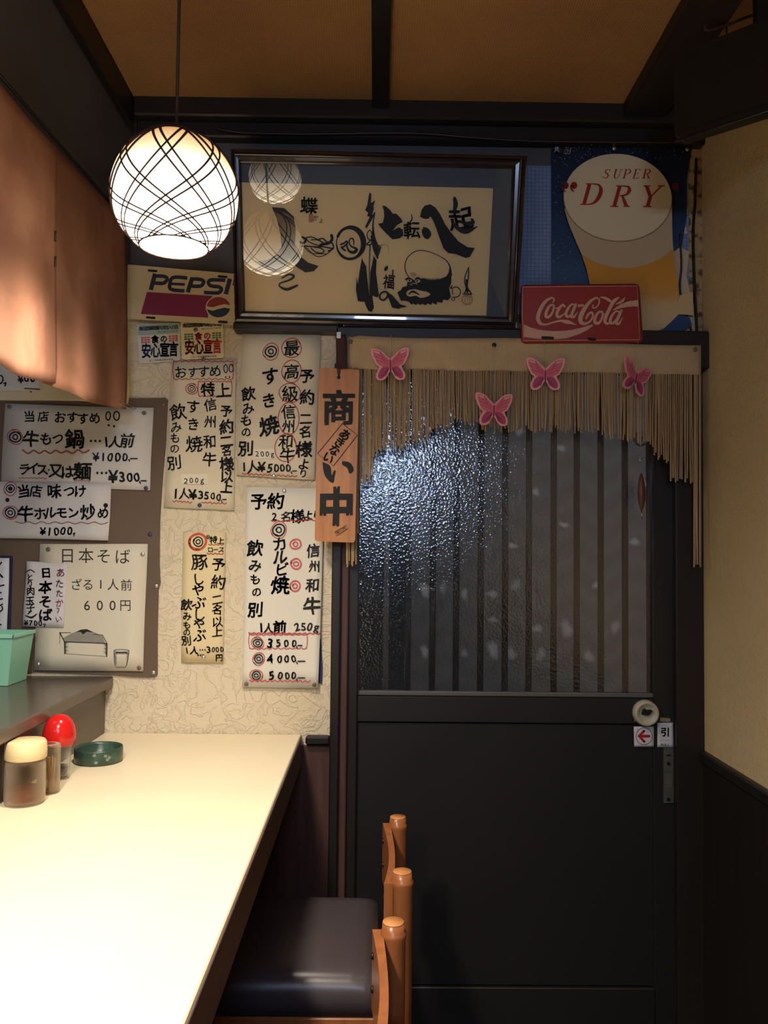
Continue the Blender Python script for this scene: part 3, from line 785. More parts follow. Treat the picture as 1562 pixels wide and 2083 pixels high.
MB().plate([SF(u, v) for u, v in rim(pl, 0, 0, 5)], (0, .0012, 0)).obj('plate', M['tin'], t)
p = Print(SF).frame(5.207, 220, 500); NV_ = srgb('2b3248'); W_ = 38
def it(pts, w=W_, c=NV_): p.brush(pts, w, c, 5, caps=False)
it([(497, 295), (452, 468)], 46); it([(480, 318), (590, 324), (625, 350), (600, 388), (560, 398), (470, 392)])
it([(838, 342), (720, 332), (670, 350), (655, 400), (652, 445), (690, 468), (808, 478)]); it([(665, 402), (812, 410)], 28)
it([(893, 335), (842, 492)], 46); it([(880, 352), (975, 356), (1012, 380), (990, 420), (940, 430), (862, 424)])
it([(1240, 366), (1110, 360), (1065, 375), (1070, 412), (1110, 430), (1165, 434), (1200, 456), (1180, 492), (1130, 500), (1014, 494)])
it([(1290, 350), (1245, 512)], 46); it([(1345, 355), (1330, 420)], 30)
p.poly([(410, 490), (1110, 530), (1050, 600), (1060, 762), (345, 722)], '7c2c50')
p.ell(1168, 650, 136, 118, 'cdbb98'); 
cir = [(1168 + 124 * math.cos(a * .1745), 650 + 108 * math.sin(a * .1745)) for a in range(36)]
p.poly([q for q in cir if q[1] < 640 + 0] and [(1045, 640)] + [(1168 + 124 * math.cos(a), 650 + 108 * math.sin(a)) for a in [math.pi * (1.03 + .94 * k / 16) for k in range(17)]] + [(1285, 628), (1230, 618), (1170, 632), (1110, 652)], '8c3a34')
p.poly([(1048, 672)] + [(1110, 688), (1170, 668), (1230, 655), (1290, 665)] + [(1168 + 124 * math.cos(a), 650 + 108 * math.sin(a)) for a in [math.pi * (.08 + .86 * k / 16) for k in range(17)]], '2b3a4e')
for (x, y) in ((470, 264), (1212, 326), (450, 760), (1215, 806)): p.brush([(x - 40, y - 2), (x + 40, y + 4)], 24, '241f1c')
p.done(t, 'printing')

# red plate
TLc = D2R(3)
CP = at(1180, 698, 2.030); CN = Vector((0, -math.cos(TLc), -math.sin(TLc)))
def csurf(u, v, lift=0.0): return atpl(u, v, CP + CN * lift, CN)
t = thing('sign_plate', 'red tin cola plate with pale script lettering standing on the door lintel', 'sign', csurf(1182, 698), 'tin soft drink plates')
pl = [(1059, 579), (1300, 577), (1309, 698), (1060, 699)]
o_ = rim(pl, 0, 0, 10); i_ = rim([(1063, 583), (1295, 581), (1302, 693), (1065, 694)], 0, 0, 7)
m = MB(); n = len(o_)
m.v = [csurf(*q) for q in o_] + [csurf(*q, .003) for q in i_] + [csurf(*q, -.001) for q in o_]
for k in range(n): k2 = (k + 1) % n; m.face((k, k2, n + k2, n + k), None, True); m.face((k, k2, 2 * n + k2, 2 * n + k))
m.face([n + k for k in range(n)]); m.face([2 * n + k for k in range(n)])
m.obj('plate', flat('8a2a26', .35), t)
csf2 = lambda u, v, lift=0.0: csurf(u, v, .003 + lift)
p = Print(csf2).frame(5.785, 1050, 570); PW = 'c49a84'
p.brush([(75, 78), (70, 400), (88, 712), (760, 706), (1452, 700), (1440, 400), (1425, 68), (760, 72), (75, 78)], 7, PW, 1, caps=False)
p.poly([(90, 520), (170, 557), (250, 580), (350, 594), (450, 600), (550, 597), (650, 585), (770, 558), (890, 520), (905, 535), (830, 590), (750, 630), (600, 680), (520, 690), (450, 695), (250, 690), (90, 665)], PW)
B = lambda pts, w: p.brush(pts, w, PW, 6)
B([(430, 262), (448, 228), (415, 208), (345, 250), (285, 340), (255, 440), (280, 505), (345, 522), (430, 497), (520, 478), (590, 490), (640, 500), (705, 526)], [14, 16, 20, 34, 44, 46, 36, 20, 20, 26, 46, 34, 4])
B([(440, 290), (395, 300), (355, 370), (350, 425), (385, 430), (430, 370), (445, 300)], [20, 26, 34, 34, 30, 26, 22]); B([(430, 300), (460, 330), (500, 320)], 12)
B([(570, 310), (545, 290), (500, 340), (478, 400), (500, 435), (560, 400)], [26, 26, 34, 36, 32, 14]); B([(560, 400), (600, 350)], 12)
B([(690, 295), (650, 285), (605, 340), (585, 400), (610, 430), (660, 390), (700, 300)], [20, 22, 30, 34, 30, 22, 22]); B([(700, 285), (672, 350), (650, 420), (680, 430), (720, 375)], [28, 30, 34, 26, 8]); B([(735, 300), (782, 295)], 30)
B([(905, 290), (900, 320), (930, 325), (965, 290), (978, 235), (940, 208), (870, 250), (800, 340), (758, 430), (760, 490), (800, 512), (860, 490), (900, 430), (890, 380), (850, 400), (822, 450)], [12, 13, 14, 15, 15, 22, 34, 48, 54, 48, 36, 24, 22, 24, 26, 22])
B([(990, 200), (1050, 212), (1105, 245)], [12, 30, 34])
B([(1010, 370), (965, 380), (925, 450), (930, 500), (975, 500), (1015, 430), (1012, 375)], [22, 26, 34, 36, 30, 26, 22]); B([(1010, 385), (1040, 400), (1075, 370)], 12)
B([(1205, 205), (1150, 245), (1100, 330), (1055, 430), (1045, 490), (1080, 510), (1120, 470)], [20, 40, 40, 38, 36, 28, 8]); B([(1280, 205), (1240, 250), (1175, 280)], [6, 30, 10])
B([(1210, 368), (1165, 370), (1120, 430), (1105, 490), (1140, 505), (1185, 450), (1215, 380)], [20, 22, 30, 34, 30, 22, 20]); B([(1240, 355), (1205, 430), (1175, 500), (1210, 510), (1250, 440)], [28, 32, 34, 26, 6])
p.poly([(1130, 358), (1180, 315), (1235, 280), (1320, 248), (1428, 232), (1440, 310), (1370, 308), (1300, 315), (1230, 330), (1180, 345)], PW)
for (x, y, w2) in ((370, 675, 60), (890, 690, 36)): p.brush([(x - w2, y), (x + w2, y + 6)], 34, '2c1c18')
p.done(t, 'printing')

# ============================================================ BEER POSTER
def pcurl(u, v): return .003 * max(0, (u - 1330) / 90) ** 2
t = thing('poster', 'blue poster of a foaming beer glass with torn right edge, beside the corner', 'poster', at(1265, 480, 2.086))
pts = [(1121, 286), (1200, 287), (1300, 290), (1409, 293), (1403, 306), (1398, 330), (1394, 380), (1398, 430), (1390, 440), (1398, 475), (1384, 478), (1388, 505), (1402, 512), (1396, 560), (1404, 600), (1412, 640), (1420, 690), (1360, 700), (1121, 700)]
ps = wallsurf(2.086)
MB().plate([ps(*q) for q in pts], (0, .0006, 0)).obj('sheet', flat('c9b89a', .5), t)
p = Print(ps); p.rnd = random.Random(9)
p.grad([((1121, 286), (1409, 293), '0e1526'), ((1121, 360), (1397, 362), '182744'), ((1121, 430), (1397, 440), '1c3152'), ((1121, 520), (1387, 500), '2c4668'), ((1121, 600), (1250, 600), '42607e'), ((1121, 672), (1250, 672), '42607e')])
for i in range(420):
    x, y = p.rnd.uniform(1123, 1220), p.rnd.uniform(290, 580)
    if p.rnd.random() < .35: x, y = p.rnd.uniform(1123, 1390), p.rnd.uniform(290, 330)
    a = p.rnd.uniform(.4, 1.5); p.ell(x, y, a, a * p.rnd.uniform(.6, 1.2), p.rnd.choice(['5c6c80', '7c8896', '404e64']), 5)
p.frame(3.905, 1040, 260)
p.grad([((418, 600), (1275, 600), 'c0a578'), ((470, 780), (1278, 780), 'b39668'), ((520, 920), (1283, 920), 'a88c60'), ((560, 1010), (1290, 980), 'b8883c'), ((598, 1120), (1305, 1120), 'c68a34'), ((622, 1240), (1320, 1240), 'cc9038'), ((640, 1330), (1335, 1320), 'c8924a'), ((650, 1420), (1300, 1420), 'c9ad7c'), ((650, 1640), (1180, 1640), 'cbb48a')])
p.poly([(1300, 1420), (1340, 1330), (1440, 1300), (1450, 1490), (1330, 1480), (1250, 1560), (1170, 1640), (1060, 1660), (1060, 1420)], 'c4ac80')
fo = [(420, 640), (1272, 600), (1275, 780), (1283, 960), (1200, 1030), (1080, 1085), (950, 1115), (840, 1112), (720, 1085), (630, 1050), (560, 1005), (500, 870), (455, 760)]
p.poly(fo, 'b3a184', False)
p.ell(845, 562, 433, 345, '857456', 48, .08)
p.ell(845, 552, 428, 345, 'cfc1a2', 48, .08)
RD = srgb('96281e')
def serif(strokes, x, y, h, c=RD, sl=.28):
    # strokes in unit box; (points, widths) + serifs ; y up
    for pts_, w_ in strokes:
        q = [(x + (a + sl * b2) * h, y - b2 * h) for a, b2 in pts_]
        p.brush(q, [k * h for k in w_] if isinstance(w_, (list, tuple)) else w_ * h, c, 6, caps=False)
T, t_ = .17, .05
LT = {
 'D': [([(.18, 0), (.18, 1)], T), ([(.0, .02), (.40, .02)], t_), ([(.0, .98), (.45, .98)], t_), ([(.35, .975), (.62, .93), (.78, .72), (.80, .5), (.74, .25), (.58, .07), (.35, .025)], [.05, .09, .17, .19, .17, .09, .05])],
 'R': [([(.18, 0), (.18, 1)], T), ([(.0, .02), (.38, .02)], t_), ([(.0, .98), (.40, .98)], t_), ([(.35, .975), (.60, .93), (.68, .76), (.58, .57), (.30, .52)], [.05, .10, .17, .10, .05]), ([(.42, .52), (.60, .25), (.76, .02)], [.10, .16, .16]), ([(.60, .02), (.92, .02)], t_)],
 'Y': [([(.10, .98), (.42, .48)], T), ([(.80, .98), (.44, .48)], .07), ([(.42, .5), (.42, 0)], T), ([(-.05, .98), (.30, .98)], t_), ([(.62, .98), (.95, .98)], t_), ([(.22, .02), (.62, .02)], t_)],
 'S': [([(.58, .80), (.50, .94), (.30, .96), (.14, .82), (.20, .62), (.44, .46), (.56, .26), (.44, .06), (.22, .03), (.06, .20)], [.05, .06, .08, .13, .15, .16, .14, .09, .06, .05]), ([(.60, .98), (.57, .72)], .05), ([(.04, .28), (.02, 0)], .05)],
 'U': [([(.18, .98), (.18, .3), (.28, .06), (.46, .02), (.62, .14), (.68, .4), (.70, .98)], [.15, .15, .12, .06, .06, .06, .06]), ([(.02, .98), (.36, .98)], t_), ([(.55, .98), (.86, .98)], t_)],
 'P': [([(.18, 0), (.18, 1)], .15), ([(.0, .02), (.38, .02)], t_), ([(.0, .98), (.40, .98)], t_), ([(.35, .975), (.60, .93), (.68, .74), (.58, .55), (.30, .48)], [.05, .10, .16, .10, .05])],
 'E': [([(.18, 0), (.18, 1)], .15), ([(.0, .02), (.62, .02), (.70, .26)], [t_, .07, .04]), ([(.0, .98), (.60, .98), (.64, .76)], [t_, .06, .04]), ([(.20, .52), (.50, .52)], t_), ([(.50, .40), (.50, .64)], .04)],
}
for c, x in zip('SUPER', (722, 800, 880, 958, 1036)): serif(LT[c], x, 402, 74)
for c, x in (('D', 545), ('R', 785), ('Y', 1010)): serif(LT[c], x, 612 + (16 if c != 'D' else 0), 170)
for x, y, sg in ((430, 465, 1), (498, 465, 1), (1300, 470, -1)):
    cc = RD if sg > 0 and x > 450 else srgb('661c20')
    p.ell(x, y - 8, 26, 28, cc); p.brush([(x - 14 * sg, y - 8), (x - 22 * sg, y + 20), (x + 4 * sg, y + 46)], [26, 16, 3], cc)
p.frame()
p.line('Asahi', 1133, 304, 1160, 305, 15, srgb('b8bcc4'), bold=.03, jit=0, shear=.2); p.rect(1146, 312, 1160, 313, 'b8bcc4')
p.poly([(1381, 640), (1402, 645), (1408, 662), (1385, 674), (1340, 684), (1311, 686), (1350, 668)], '2c4470')
p.poly([(1121, 684), (1311, 684), (1385, 674), (1418, 680), (1420, 698), (1121, 699)], '14181e')
p.line('妊娠中や授乳期の飲酒は', 1313, 685, 1372, 685, 6.2, srgb('b0b0ac'), bold=.01, jit=0); p.line('胎児に悪影響', 1313, 692, 1338, 692, 5, srgb('909090'), bold=.01, jit=0)
p.poly([(1352, 697), (1396, 680), (1420, 682), (1392, 688)], 'a8a090')
p.done(t, 'printing')
for (u, v) in ((1132, 302), (1249, 302), (1398, 304)): pin(u, v, 2.084, 'pin_steel', t)

# ============================================================ MENUS ON THE WALL
def bcurl(u, v): return .006 * math.exp(-((u - 325) / 12) ** 2) * (.5 + .5 * math.sin(v * .02)) + .008 * max(0, (v - 1350) / 30) * max(0, (u - 280) / 40)
bd = thing('notice_board', 'dark brown felt board pinned to the wall behind the white menus, above the ledge', 'board', at(170, 1090, 2.094))
op = [(-60, 812), (100, 812), (336, 809), (341, 813), (337, 900), (330, 980), (325, 1060), (324, 1150), (326, 1185), (322, 1200), (320, 1290), (320, 1372), (314, 1378), (270, 1377), (230, 1373), (100, 1368), (-60, 1362)]
MB().plate([at(u, v, 2.094) for u, v in op], (0, .0045, 0)).obj('felt_sheet', M['felt'], bd)
for u, v, m_ in ((332, 823, 'pin_brown'), (305, 1087, 'pin_blue'), (318, 1192, 'pin_steel'), (312, 1368, 'pin_steel')): pin(u, v, 2.0935, m_, bd)
W1, W2, CRM = 'cfccc6', 'cbc9c9', 'dfd3b6'
BK = srgb('161413')
t, p = sheet('menu_sheet', 'white handwritten menu with red wavy underline, topmost on the brown board', 'menu', [(10, 821), (312, 830), (305, 998), (2, 985)], 2.0905, W1, curl=lambda u, v: .002 * math.sin(u * .02) + .002, pins=((19, 827, 'pin_brown'), (293, 840, 'pin_brown'), (297, 993, 'pin_blue')))
fb = dict(bold=.016, fat=.022)
p.seq([('当', 60, 847, 24), ('店', 88, 847, 24), ('お', 122, 849, 26), ('す', 147, 849, 24), ('す', 169, 851, 24), ('め', 193, 850, 26)], BK, **fb)
p.ring(220, 846, 4.5, 8, 2.8, BK); p.ell(221, 865, 2.4, 2.4, BK, 8); p.ring(237, 846, 5.5, 9, 2.8, BK); p.ell(232, 867, 2.4, 2.4, BK, 8)
p.bull(31, 889, 11, 15, BK)
p.seq([('牛', 63, 893, 34), ('も', 94, 892, 28), ('つ', 117, 892, 26), ('鍋', 152, 893, 40), ('1', 216, 898, 28), ('人', 233, 899, 26), ('前', 259, 896, 30)], BK, **fb); p.dots(194, 897, 4.4, 9, BK)
p.wavy(46, 919, 181, 919, 3.2, 6, 3, srgb('9c5048'))
p.line('¥1000', 195, 929, 254, 930, 24, BK, **fb); p.comma(262, 935, 2.6, 14, BK)
p.seq([('ラ', 49, 954, 26), ('イ', 67, 953, 26), ('ス', 86, 955, 26), ('又', 113, 957, 30), ('は', 137, 960, 28), ('麺', 168, 958, 38), ('¥', 230, 969, 34), ('3', 248, 970, 30), ('0', 264, 970, 26), ('0', 278, 970, 26)], BK, **fb); p.ell(99, 956, 2, 2, BK, 8)
p.dots(207, 962, 4.6, 9, BK); p.comma(284, 980, 2.8, 10, BK); p.wavy(38, 972, 95, 973, 1.2, 7, 1.4, srgb('a85848')); p.wavy(150, 977, 184, 978, 1.2, 5, 1.4, srgb('a85848'))
p.done(t)
t, p = sheet('menu_sheet', 'white handwritten menu slip with black blots, overlapping the topmost menu from below', 'menu', [(-40, 979), (227, 984), (220, 1099), (-46, 1094)], 2.0862, W2, curl=lambda u, v: .0015)
p.bull(21, 994, 8, 13, BK); p.bull(21, 1043, 10, 14, BK); p.ell(15, 1017, 4.4, 4.4, BK, 10); p.ell(215, 1028, 4.8, 4.8, BK, 10); p.ell(21, 994, 5, 4, BK, 10)
p.seq([('当', 48, 999, 26), ('店', 73, 999, 26), ('味', 110, 999, 32), ('つ', 141, 999, 24), ('け', 163, 999, 26), ('牛', 52, 1044, 34), ('ホ', 81, 1044, 26), ('ル', 102, 1043, 26), ('モ', 125, 1043, 26), ('ン', 149, 1043, 26), ('炒', 179, 1041, 32), ('め', 210, 1043, 24)], BK, **fb)
p.wavy(31, 1063, 219, 1064, 2, 7, 1.4, srgb('84504c')); p.line('¥1000', 87, 1081, 142, 1080, 22, BK, **fb); p.brush([(149, 1086), (152, 1084), (150, 1090)], 2.4, BK)
p.done(t)
t, p = sheet('menu_sheet', 'white printed noodle menu with drawings of a noodle box and a cup', 'menu', [(81, 1106), (300, 1107), (291, 1366), (69, 1363)], 2.0900, 'd2cbb8', curl=lambda u, v: .001, pins=((98, 1117, 'pin_brown'), (290, 1127, 'pin_steel'), (78, 1351, 'pin_steel'), (283, 1359, 'pin_brown')))
G3 = srgb('2c2824'); kw = dict(bold=0.0, jit=0)
p.seq([('日', 137, 1130, 33), ('本', 175, 1130, 33), ('そ', 211, 1131, 32), ('ば', 249, 1132, 33)], G3, bold=.004, jit=0)
p.seq([('ざ', 155, 1189, 25), ('る', 179, 1189, 25), ('1', 205, 1188, 26), ('人', 230, 1189, 25), ('前', 257, 1190, 25), ('6', 177, 1231, 28), ('0', 203, 1231, 28), ('0', 229, 1231, 28), ('円', 255, 1231, 25)], G3, **kw)
p.frame(3.905, 0, 1060)
p.poly([(500, 930), (560, 895), (650, 862), (750, 885), (812, 910), (835, 965), (700, 962), (520, 952)], '8e8a82'); p.poly([(600, 884), (640, 862), (690, 858), (750, 886), (690, 878), (660, 900), (640, 880)], '26221f')
for q, ww in ((((475, 885), (560, 886)), 4), (((475, 885), (512, 958)), 8), (((512, 958), (850, 972)), 6), (((850, 972), (815, 905), (745, 898)), 5), (((512, 958), (515, 1052)), 8), (((850, 972), (848, 1075)), 8), (((515, 1052), (848, 1075)), 2.5), (((475, 885), (474, 970)), 3)): p.brush(q, ww, G3, 1)
for k in range(9): p.brush([(512, 965 + k * 10), (545 - (k % 3) * 8, 967 + k * 10)], [7, 1], G3, 1, False); p.brush([(850, 980 + k * 10), (820 + (k % 3) * 7, 980 + k * 10)], [7, 1], G3, 1, False)
p.ring(965, 1030, 62, 11, 4, G3, 0, 0.05); p.brush([(905, 1040), (915, 1150), (960, 1160), (1003, 1150), (1025, 1040)], 4, G3, 4)
for k in range(8): p.brush([(907 + k, 1050 + k * 12), (930, 1054 + k * 12)], [6, 1], G3, 1, False); p.brush([(1022 - k * 2, 1050 + k * 12), (1002, 1054 + k * 12)], [6, 1], G3, 1, False)
p.brush([(920, 1045), (1010, 1046)], 8, G3, 1)
p.done(t)
t, p = sheet('menu_slip', 'narrow white slip with pink and black vertical writing over the noodle menu', 'menu', [(54, 1142), (137, 1147), (130, 1276), (46, 1275)], 2.0868, 'ccc8cc', curl=lambda u, v: .001)
p.seq([('日', 94, 1165, 22), ('本', 92, 1194, 29), ('そ', 92, 1224, 28), ('ば', 92, 1251, 28)], BK, bold=.018, fat=.03)
p.seq([('と', 61, 1174, 15), ('り', 61, 1187, 15), ('肉', 62, 1202, 19), ('玉', 61, 1222, 18), ('子', 62, 1236, 17)], BK, **fb); p.brush([(54, 1163), (62, 1159), (70, 1164)], 2, BK); p.brush([(52, 1252), (64, 1256), (75, 1249)], [2, 4, 2], BK); p.brush([(57, 1249), (64, 1243)], 2.4, BK)
p.line('¥700', 53, 1267, 82, 1267, 15, BK, **fb); p.brush([(88, 1270), (92, 1270), (90, 1275)], 1.8, BK)
PK = srgb('a8445c')
p.seq([('あ', 123, 1165, 18), ('た', 121, 1187, 17), ('た', 121, 1207, 17), ('か', 121, 1226, 18), ('い', 119, 1259, 14)], PK, bold=.008, fat=.01); p.brush([(116, 1237), (120, 1239), (117, 1246)], 1.8, srgb('80506c'))
p.done(t)
t, p = sheet('menu_sheet', 'white menu on dark blue backing, cut by the left picture edge above the green container', 'menu', [(-60, 1133), (19, 1135), (14, 1292), (-66, 1290)], 2.084, 'c8ccd6', curl=lambda u, v: .001)
MB().plate([at(u, v, 2.0880) for u, v in ((-60, 1128), (25, 1131), (20, 1298), (-66, 1296))], (0, .003, 0)).obj('backing', flat('1e2340', .6), t)
for q in (((0, 1148), (3, 1144)), ((0, 1168), (6, 1175), (2, 1172)), ((0, 1192), (8, 1190)), ((1, 1205), (2, 1206)), ((0, 1219), (5, 1218)), ((0, 1232), (5, 1229)), ((0, 1244), (5, 1240), (4, 1234)), ((0, 1270), (2, 1271)), ((-12, 1150), (-5, 1170)), ((-14, 1200), (-5, 1230))): p.brush(q, 3, BK, 3)
p.done(t)
t, p = sheet('menu_sheet', 'white menu half hidden under the orange hanging cloth, above the brown board', 'menu', [(-50, 720), (84, 740), (84, 792), (-50, 800)], 2.0915, W1, curl=lambda u, v: .001)
p.ring(0, 772, 6, 8, 3, BK); p.brush([(8, 780), (12, 779), (10, 785)], 3, BK); p.line('¥00', 42, 771, 66, 768, 22, BK, **fb); p.brush([(50, 790), (80, 792)], 2, BK); p.ell(63, 797, 2, 1.6, BK, 8)
p.done(t)
t, p = sheet('torn_paper', 'torn cream paper strip between the brown board and the orange cloth', 'paper', [(-50, 785), (262, 745), (262, 822), (-50, 810)], 2.0930, 'd3c6a4', wob=2.5)

# cream papers on the plaster
CU = lambda u, v: .002 + .0012 * math.sin(v * .012)
t, p = sheet('menu_sheet', 'cream menu with a red wavy box at its top, right of the brown board', 'menu', [(350, 733), (481, 731), (475, 1039), (332, 1031)], 2.0945, CRM, curl=CU, pins=((414, 731, 'pin_brown'), (406, 1028, 'pin_blue')))
f1 = dict(bold=.012, fat=.012)
p.seq([('お', 367, 757, 26), ('す', 392, 757, 24), ('す', 414, 756, 26), ('め', 438, 755, 26)], BK, **f1); p.ring(459, 750, 3.6, 8, 2, BK); p.ell(459, 767, 1.8, 1.8, BK, 8); p.ring(470, 749, 4, 8, 2, BK); p.ell(467, 767, 1.8, 1.8, BK, 8)
p.wbox(353, 735, 474, 771); p.bull(390, 791, 7, 11, srgb('5a2420')); p.wbox(404, 776, 471, 806)
p.seq([('特', 423, 792, 30), ('上', 454, 794, 30)], BK, **fb)
p.seq([('信', 428, 823, 27), ('州', 428, 858, 26), ('和', 427, 898, 28), ('牛', 426, 934, 32), ('す', 393, 827, 30), ('き', 393, 863, 28), ('焼', 395, 903, 36), ('飲', 362, 838, 34), ('み', 358, 869, 23), ('も', 356, 891, 22), ('の', 355, 912, 20), ('別', 354, 941, 31)], BK, **f1)
p.seq([('予', 460, 836, 26), ('約', 461, 868, 30), ('二', 460, 898, 27), ('名', 461, 917, 23), ('様', 461, 944, 31), ('以', 461, 969, 26), ('上', 461, 991, 25)], BK, **fb)
p.rect(368, 964, 422, 985, 'e6dcc4'); p.line('200g', 378, 978, 411, 976, 15, BK, **f1)
p.seq([('1', 357, 1003, 26), ('人', 374, 1004, 24), ('¥', 392, 1006, 28), ('3', 408, 1007, 23), ('5', 420, 1008, 22), ('0', 433, 1009, 19), ('0', 445, 1011, 19)], BK, **fb); p.comma(450, 1018, 2.2, 7, BK)
p.wavy(351, 1019, 390, 1022, 1.6, 5, 1.5); p.wavy(410, 1022, 461, 1024, 1.6, 6, 1.5); p.done(t)
t, p = sheet('menu_sheet', 'tall cream menu with a column of characters circled in red, under the frame', 'menu', [(492, 672), (652, 680), (640, 976), (481, 967)], 2.0925, 'e0d4b8', curl=CU, pins=((557, 968, 'pin_steel'),))
p.bull(551, 715, 11, 16, BK)
p.seq([('最', 593, 708, 33), ('高', 593, 756, 34), ('級', 590, 801, 33), ('信', 587, 838, 30), ('州', 587, 867, 28), ('和', 582, 898, 32), ('牛', 585, 926, 32)], BK, **f1)
for (x, y, a, b2) in ((593, 708, 19, 20), (593, 755, 20, 22), (590, 799, 21, 20), (587, 851, 22, 31), (581, 911, 21, 29)): p.ring(x, y, a, b2, 1.7, RED, .05)
p.seq([('予', 624, 765, 32), ('約', 625, 808, 32), ('二', 622, 852, 27), ('名', 621, 878, 25), ('様', 618, 914, 33), ('よ', 618, 944, 24), ('り', 617, 963, 19), ('飲', 505, 801, 31), ('み', 504, 831, 25), ('も', 501, 855, 25), ('の', 501, 879, 22), ('別', 500, 912, 31)], BK, **fb)
p.seq([('す', 550, 765, 38), ('き', 547, 815, 32), ('焼', 547, 866, 40)], BK, **fb)
p.rect(518, 913, 558, 933, 'e8dec8'); p.line('200g', 523, 923, 554, 923, 15, BK, **f1)
p.seq([('1', 497, 949, 26), ('人', 514, 949, 26), ('¥', 532, 950, 28), ('5', 549, 952, 24), ('0', 562, 952, 21), ('0', 574, 952, 21), ('0', 586, 952, 21)], BK, **fb); p.comma(592, 960, 2.4, 8, BK)
p.wavy(493, 964, 604, 969, 1.6, 12, 1.6); p.done(t)
t, p = sheet('menu_slip', 'small cream menu slip with thick red double circle at its top corner', 'menu', [(372, 1082), (459, 1082), (454, 1349), (368, 1347)], 2.0955, 'dccb9f', curl=lambda u, v: .001, pins=((423, 1092, 'pin_brown'), (414, 1337, 'pin_steel')))
p.ring(402, 1102, 17, 16, 5, srgb('c05440'), .04, 2.0); p.bull(403, 1102, 9.5, 0, BK)
p.seq([('特', 434, 1098, 16), ('上', 449, 1100, 15), ('ロ', 428, 1118, 12), ('ー', 439, 1118, 12), ('ス', 450, 1118, 13)], BK, **fb); p.wavy(424, 1108, 455, 1108, 1, 4, 1.4); p.wavy(421, 1126, 454, 1127, 1.4, 4, 1.8)
p.seq([('豚', 406, 1143, 34), ('し', 403, 1178, 26), ('ゃ', 404, 1196, 30), ('ぶ', 405, 1225, 28), ('し', 405, 1250, 26), ('ゃ', 405, 1266, 28), ('ぶ', 406, 1292, 27)], BK, **f1)
p.seq([('予', 444, 1148, 29), ('約', 444, 1184, 30), ('二', 442, 1220, 23), ('名', 442, 1240, 22), ('以', 442, 1265, 23), ('上', 442, 1285, 22)], BK, **f1)
p.seq([('飲', 379, 1230, 25), ('み', 380, 1253, 19), ('も', 380, 1271, 17), ('の', 380, 1286, 16), ('別', 379, 1303, 20), ('1', 380, 1323, 18), ('人', 395, 1323, 18), ('3', 424, 1321, 18), ('0', 434, 1321, 15), ('0', 442, 1321, 15), ('0', 451, 1321, 15), ('円', 446, 1338, 16)], BK, **fb)
p.dots(412, 1322, 2.4, 5, BK); p.dots(408, 1333, 3, 5, BK); p.done(t)
t, p = sheet('menu_sheet', 'tall white menu with red double circles and three prices, behind the wooden sign', 'menu', [(501, 991), (660, 993), (647, 1399), (492, 1398)], 2.0920, 'dad5c6', curl=lambda u, v: .002 + .008 * max(0, (u - 600) / 50) ** 2 * max(0, (v - 1050) / 300), pins=((501, 1392, 'pin_brown'), (578, 998, 'pin_steel')), res=(12, 12))
MB().plate([at(u, v, 2.0965) for u, v in ((640, 1300), (653, 1300), (656, 1360), (655, 1392), (640, 1385))], (0, .001, 0)).obj('blue_backing', flat('1e2f5a', .6), t)
pin(639, 1393, 2.0835, 'pin_brown', t)
p.seq([('予', 526, 1020, 34), ('約', 561, 1019, 38), ('2', 558, 1051, 22), ('名', 582, 1051, 22), ('様', 605, 1050, 28), ('よ', 627, 1049, 25), ('り', 646, 1049, 24)], BK, **fb); p.wavy(551, 1060, 645, 1058, 1.2, 7, 1.8)
p.bull(567, 1078, 12, 16, BK, srgb('b8483c'))
p.seq([('カ', 569, 1106, 31), ('ル', 570, 1133, 31), ('ビ', 573, 1158, 30), ('焼', 570, 1190, 38), ('飲', 519, 1115, 34), ('み', 519, 1150, 26), ('も', 519, 1178, 24), ('の', 522, 1204, 22), ('別', 519, 1240, 33), ('信', 637, 1120, 27), ('州', 640, 1152, 26), ('和', 636, 1190, 30), ('牛', 635, 1233, 36), ('1', 531, 1276, 26), ('人', 546, 1278, 22), ('前', 569, 1276, 28)], BK, **fb)
for (x, y) in ((601, 1107), (602, 1147), (600, 1192)): p.bull(x, y, 10.5, 0, srgb('c0585a'))
p.line('250g', 604, 1275, 643, 1275, 22, BK, **fb); p.wavy(506, 1288, 651, 1289, 1.2, 14, 2.2, srgb('b8484a')); p.wbox(507, 1291, 624, 1319, srgb('b8484a'))
for (y, x0, ds, xs) in ((1308, 524, '3500', (549, 566, 582, 598)), (1340, 526, '4000', (549, 569, 583, 597)), (1374, 521, '5000', (552, 570, 584, 597))):
    p.bull(x0, y, 8.5, 12, BK, srgb('b8484a'))
    for c, x in zip(ds, xs): p.ch(c, x, y, 25 if x < 560 else 20, BK, .016, fat=.022)
    p.comma(603, y + 7, 2.4, 14 if y > 1320 else 8, BK)
p.wavy(508, 1385, 631, 1386, 2, 12, 2, srgb('b8484a')); p.done(t)

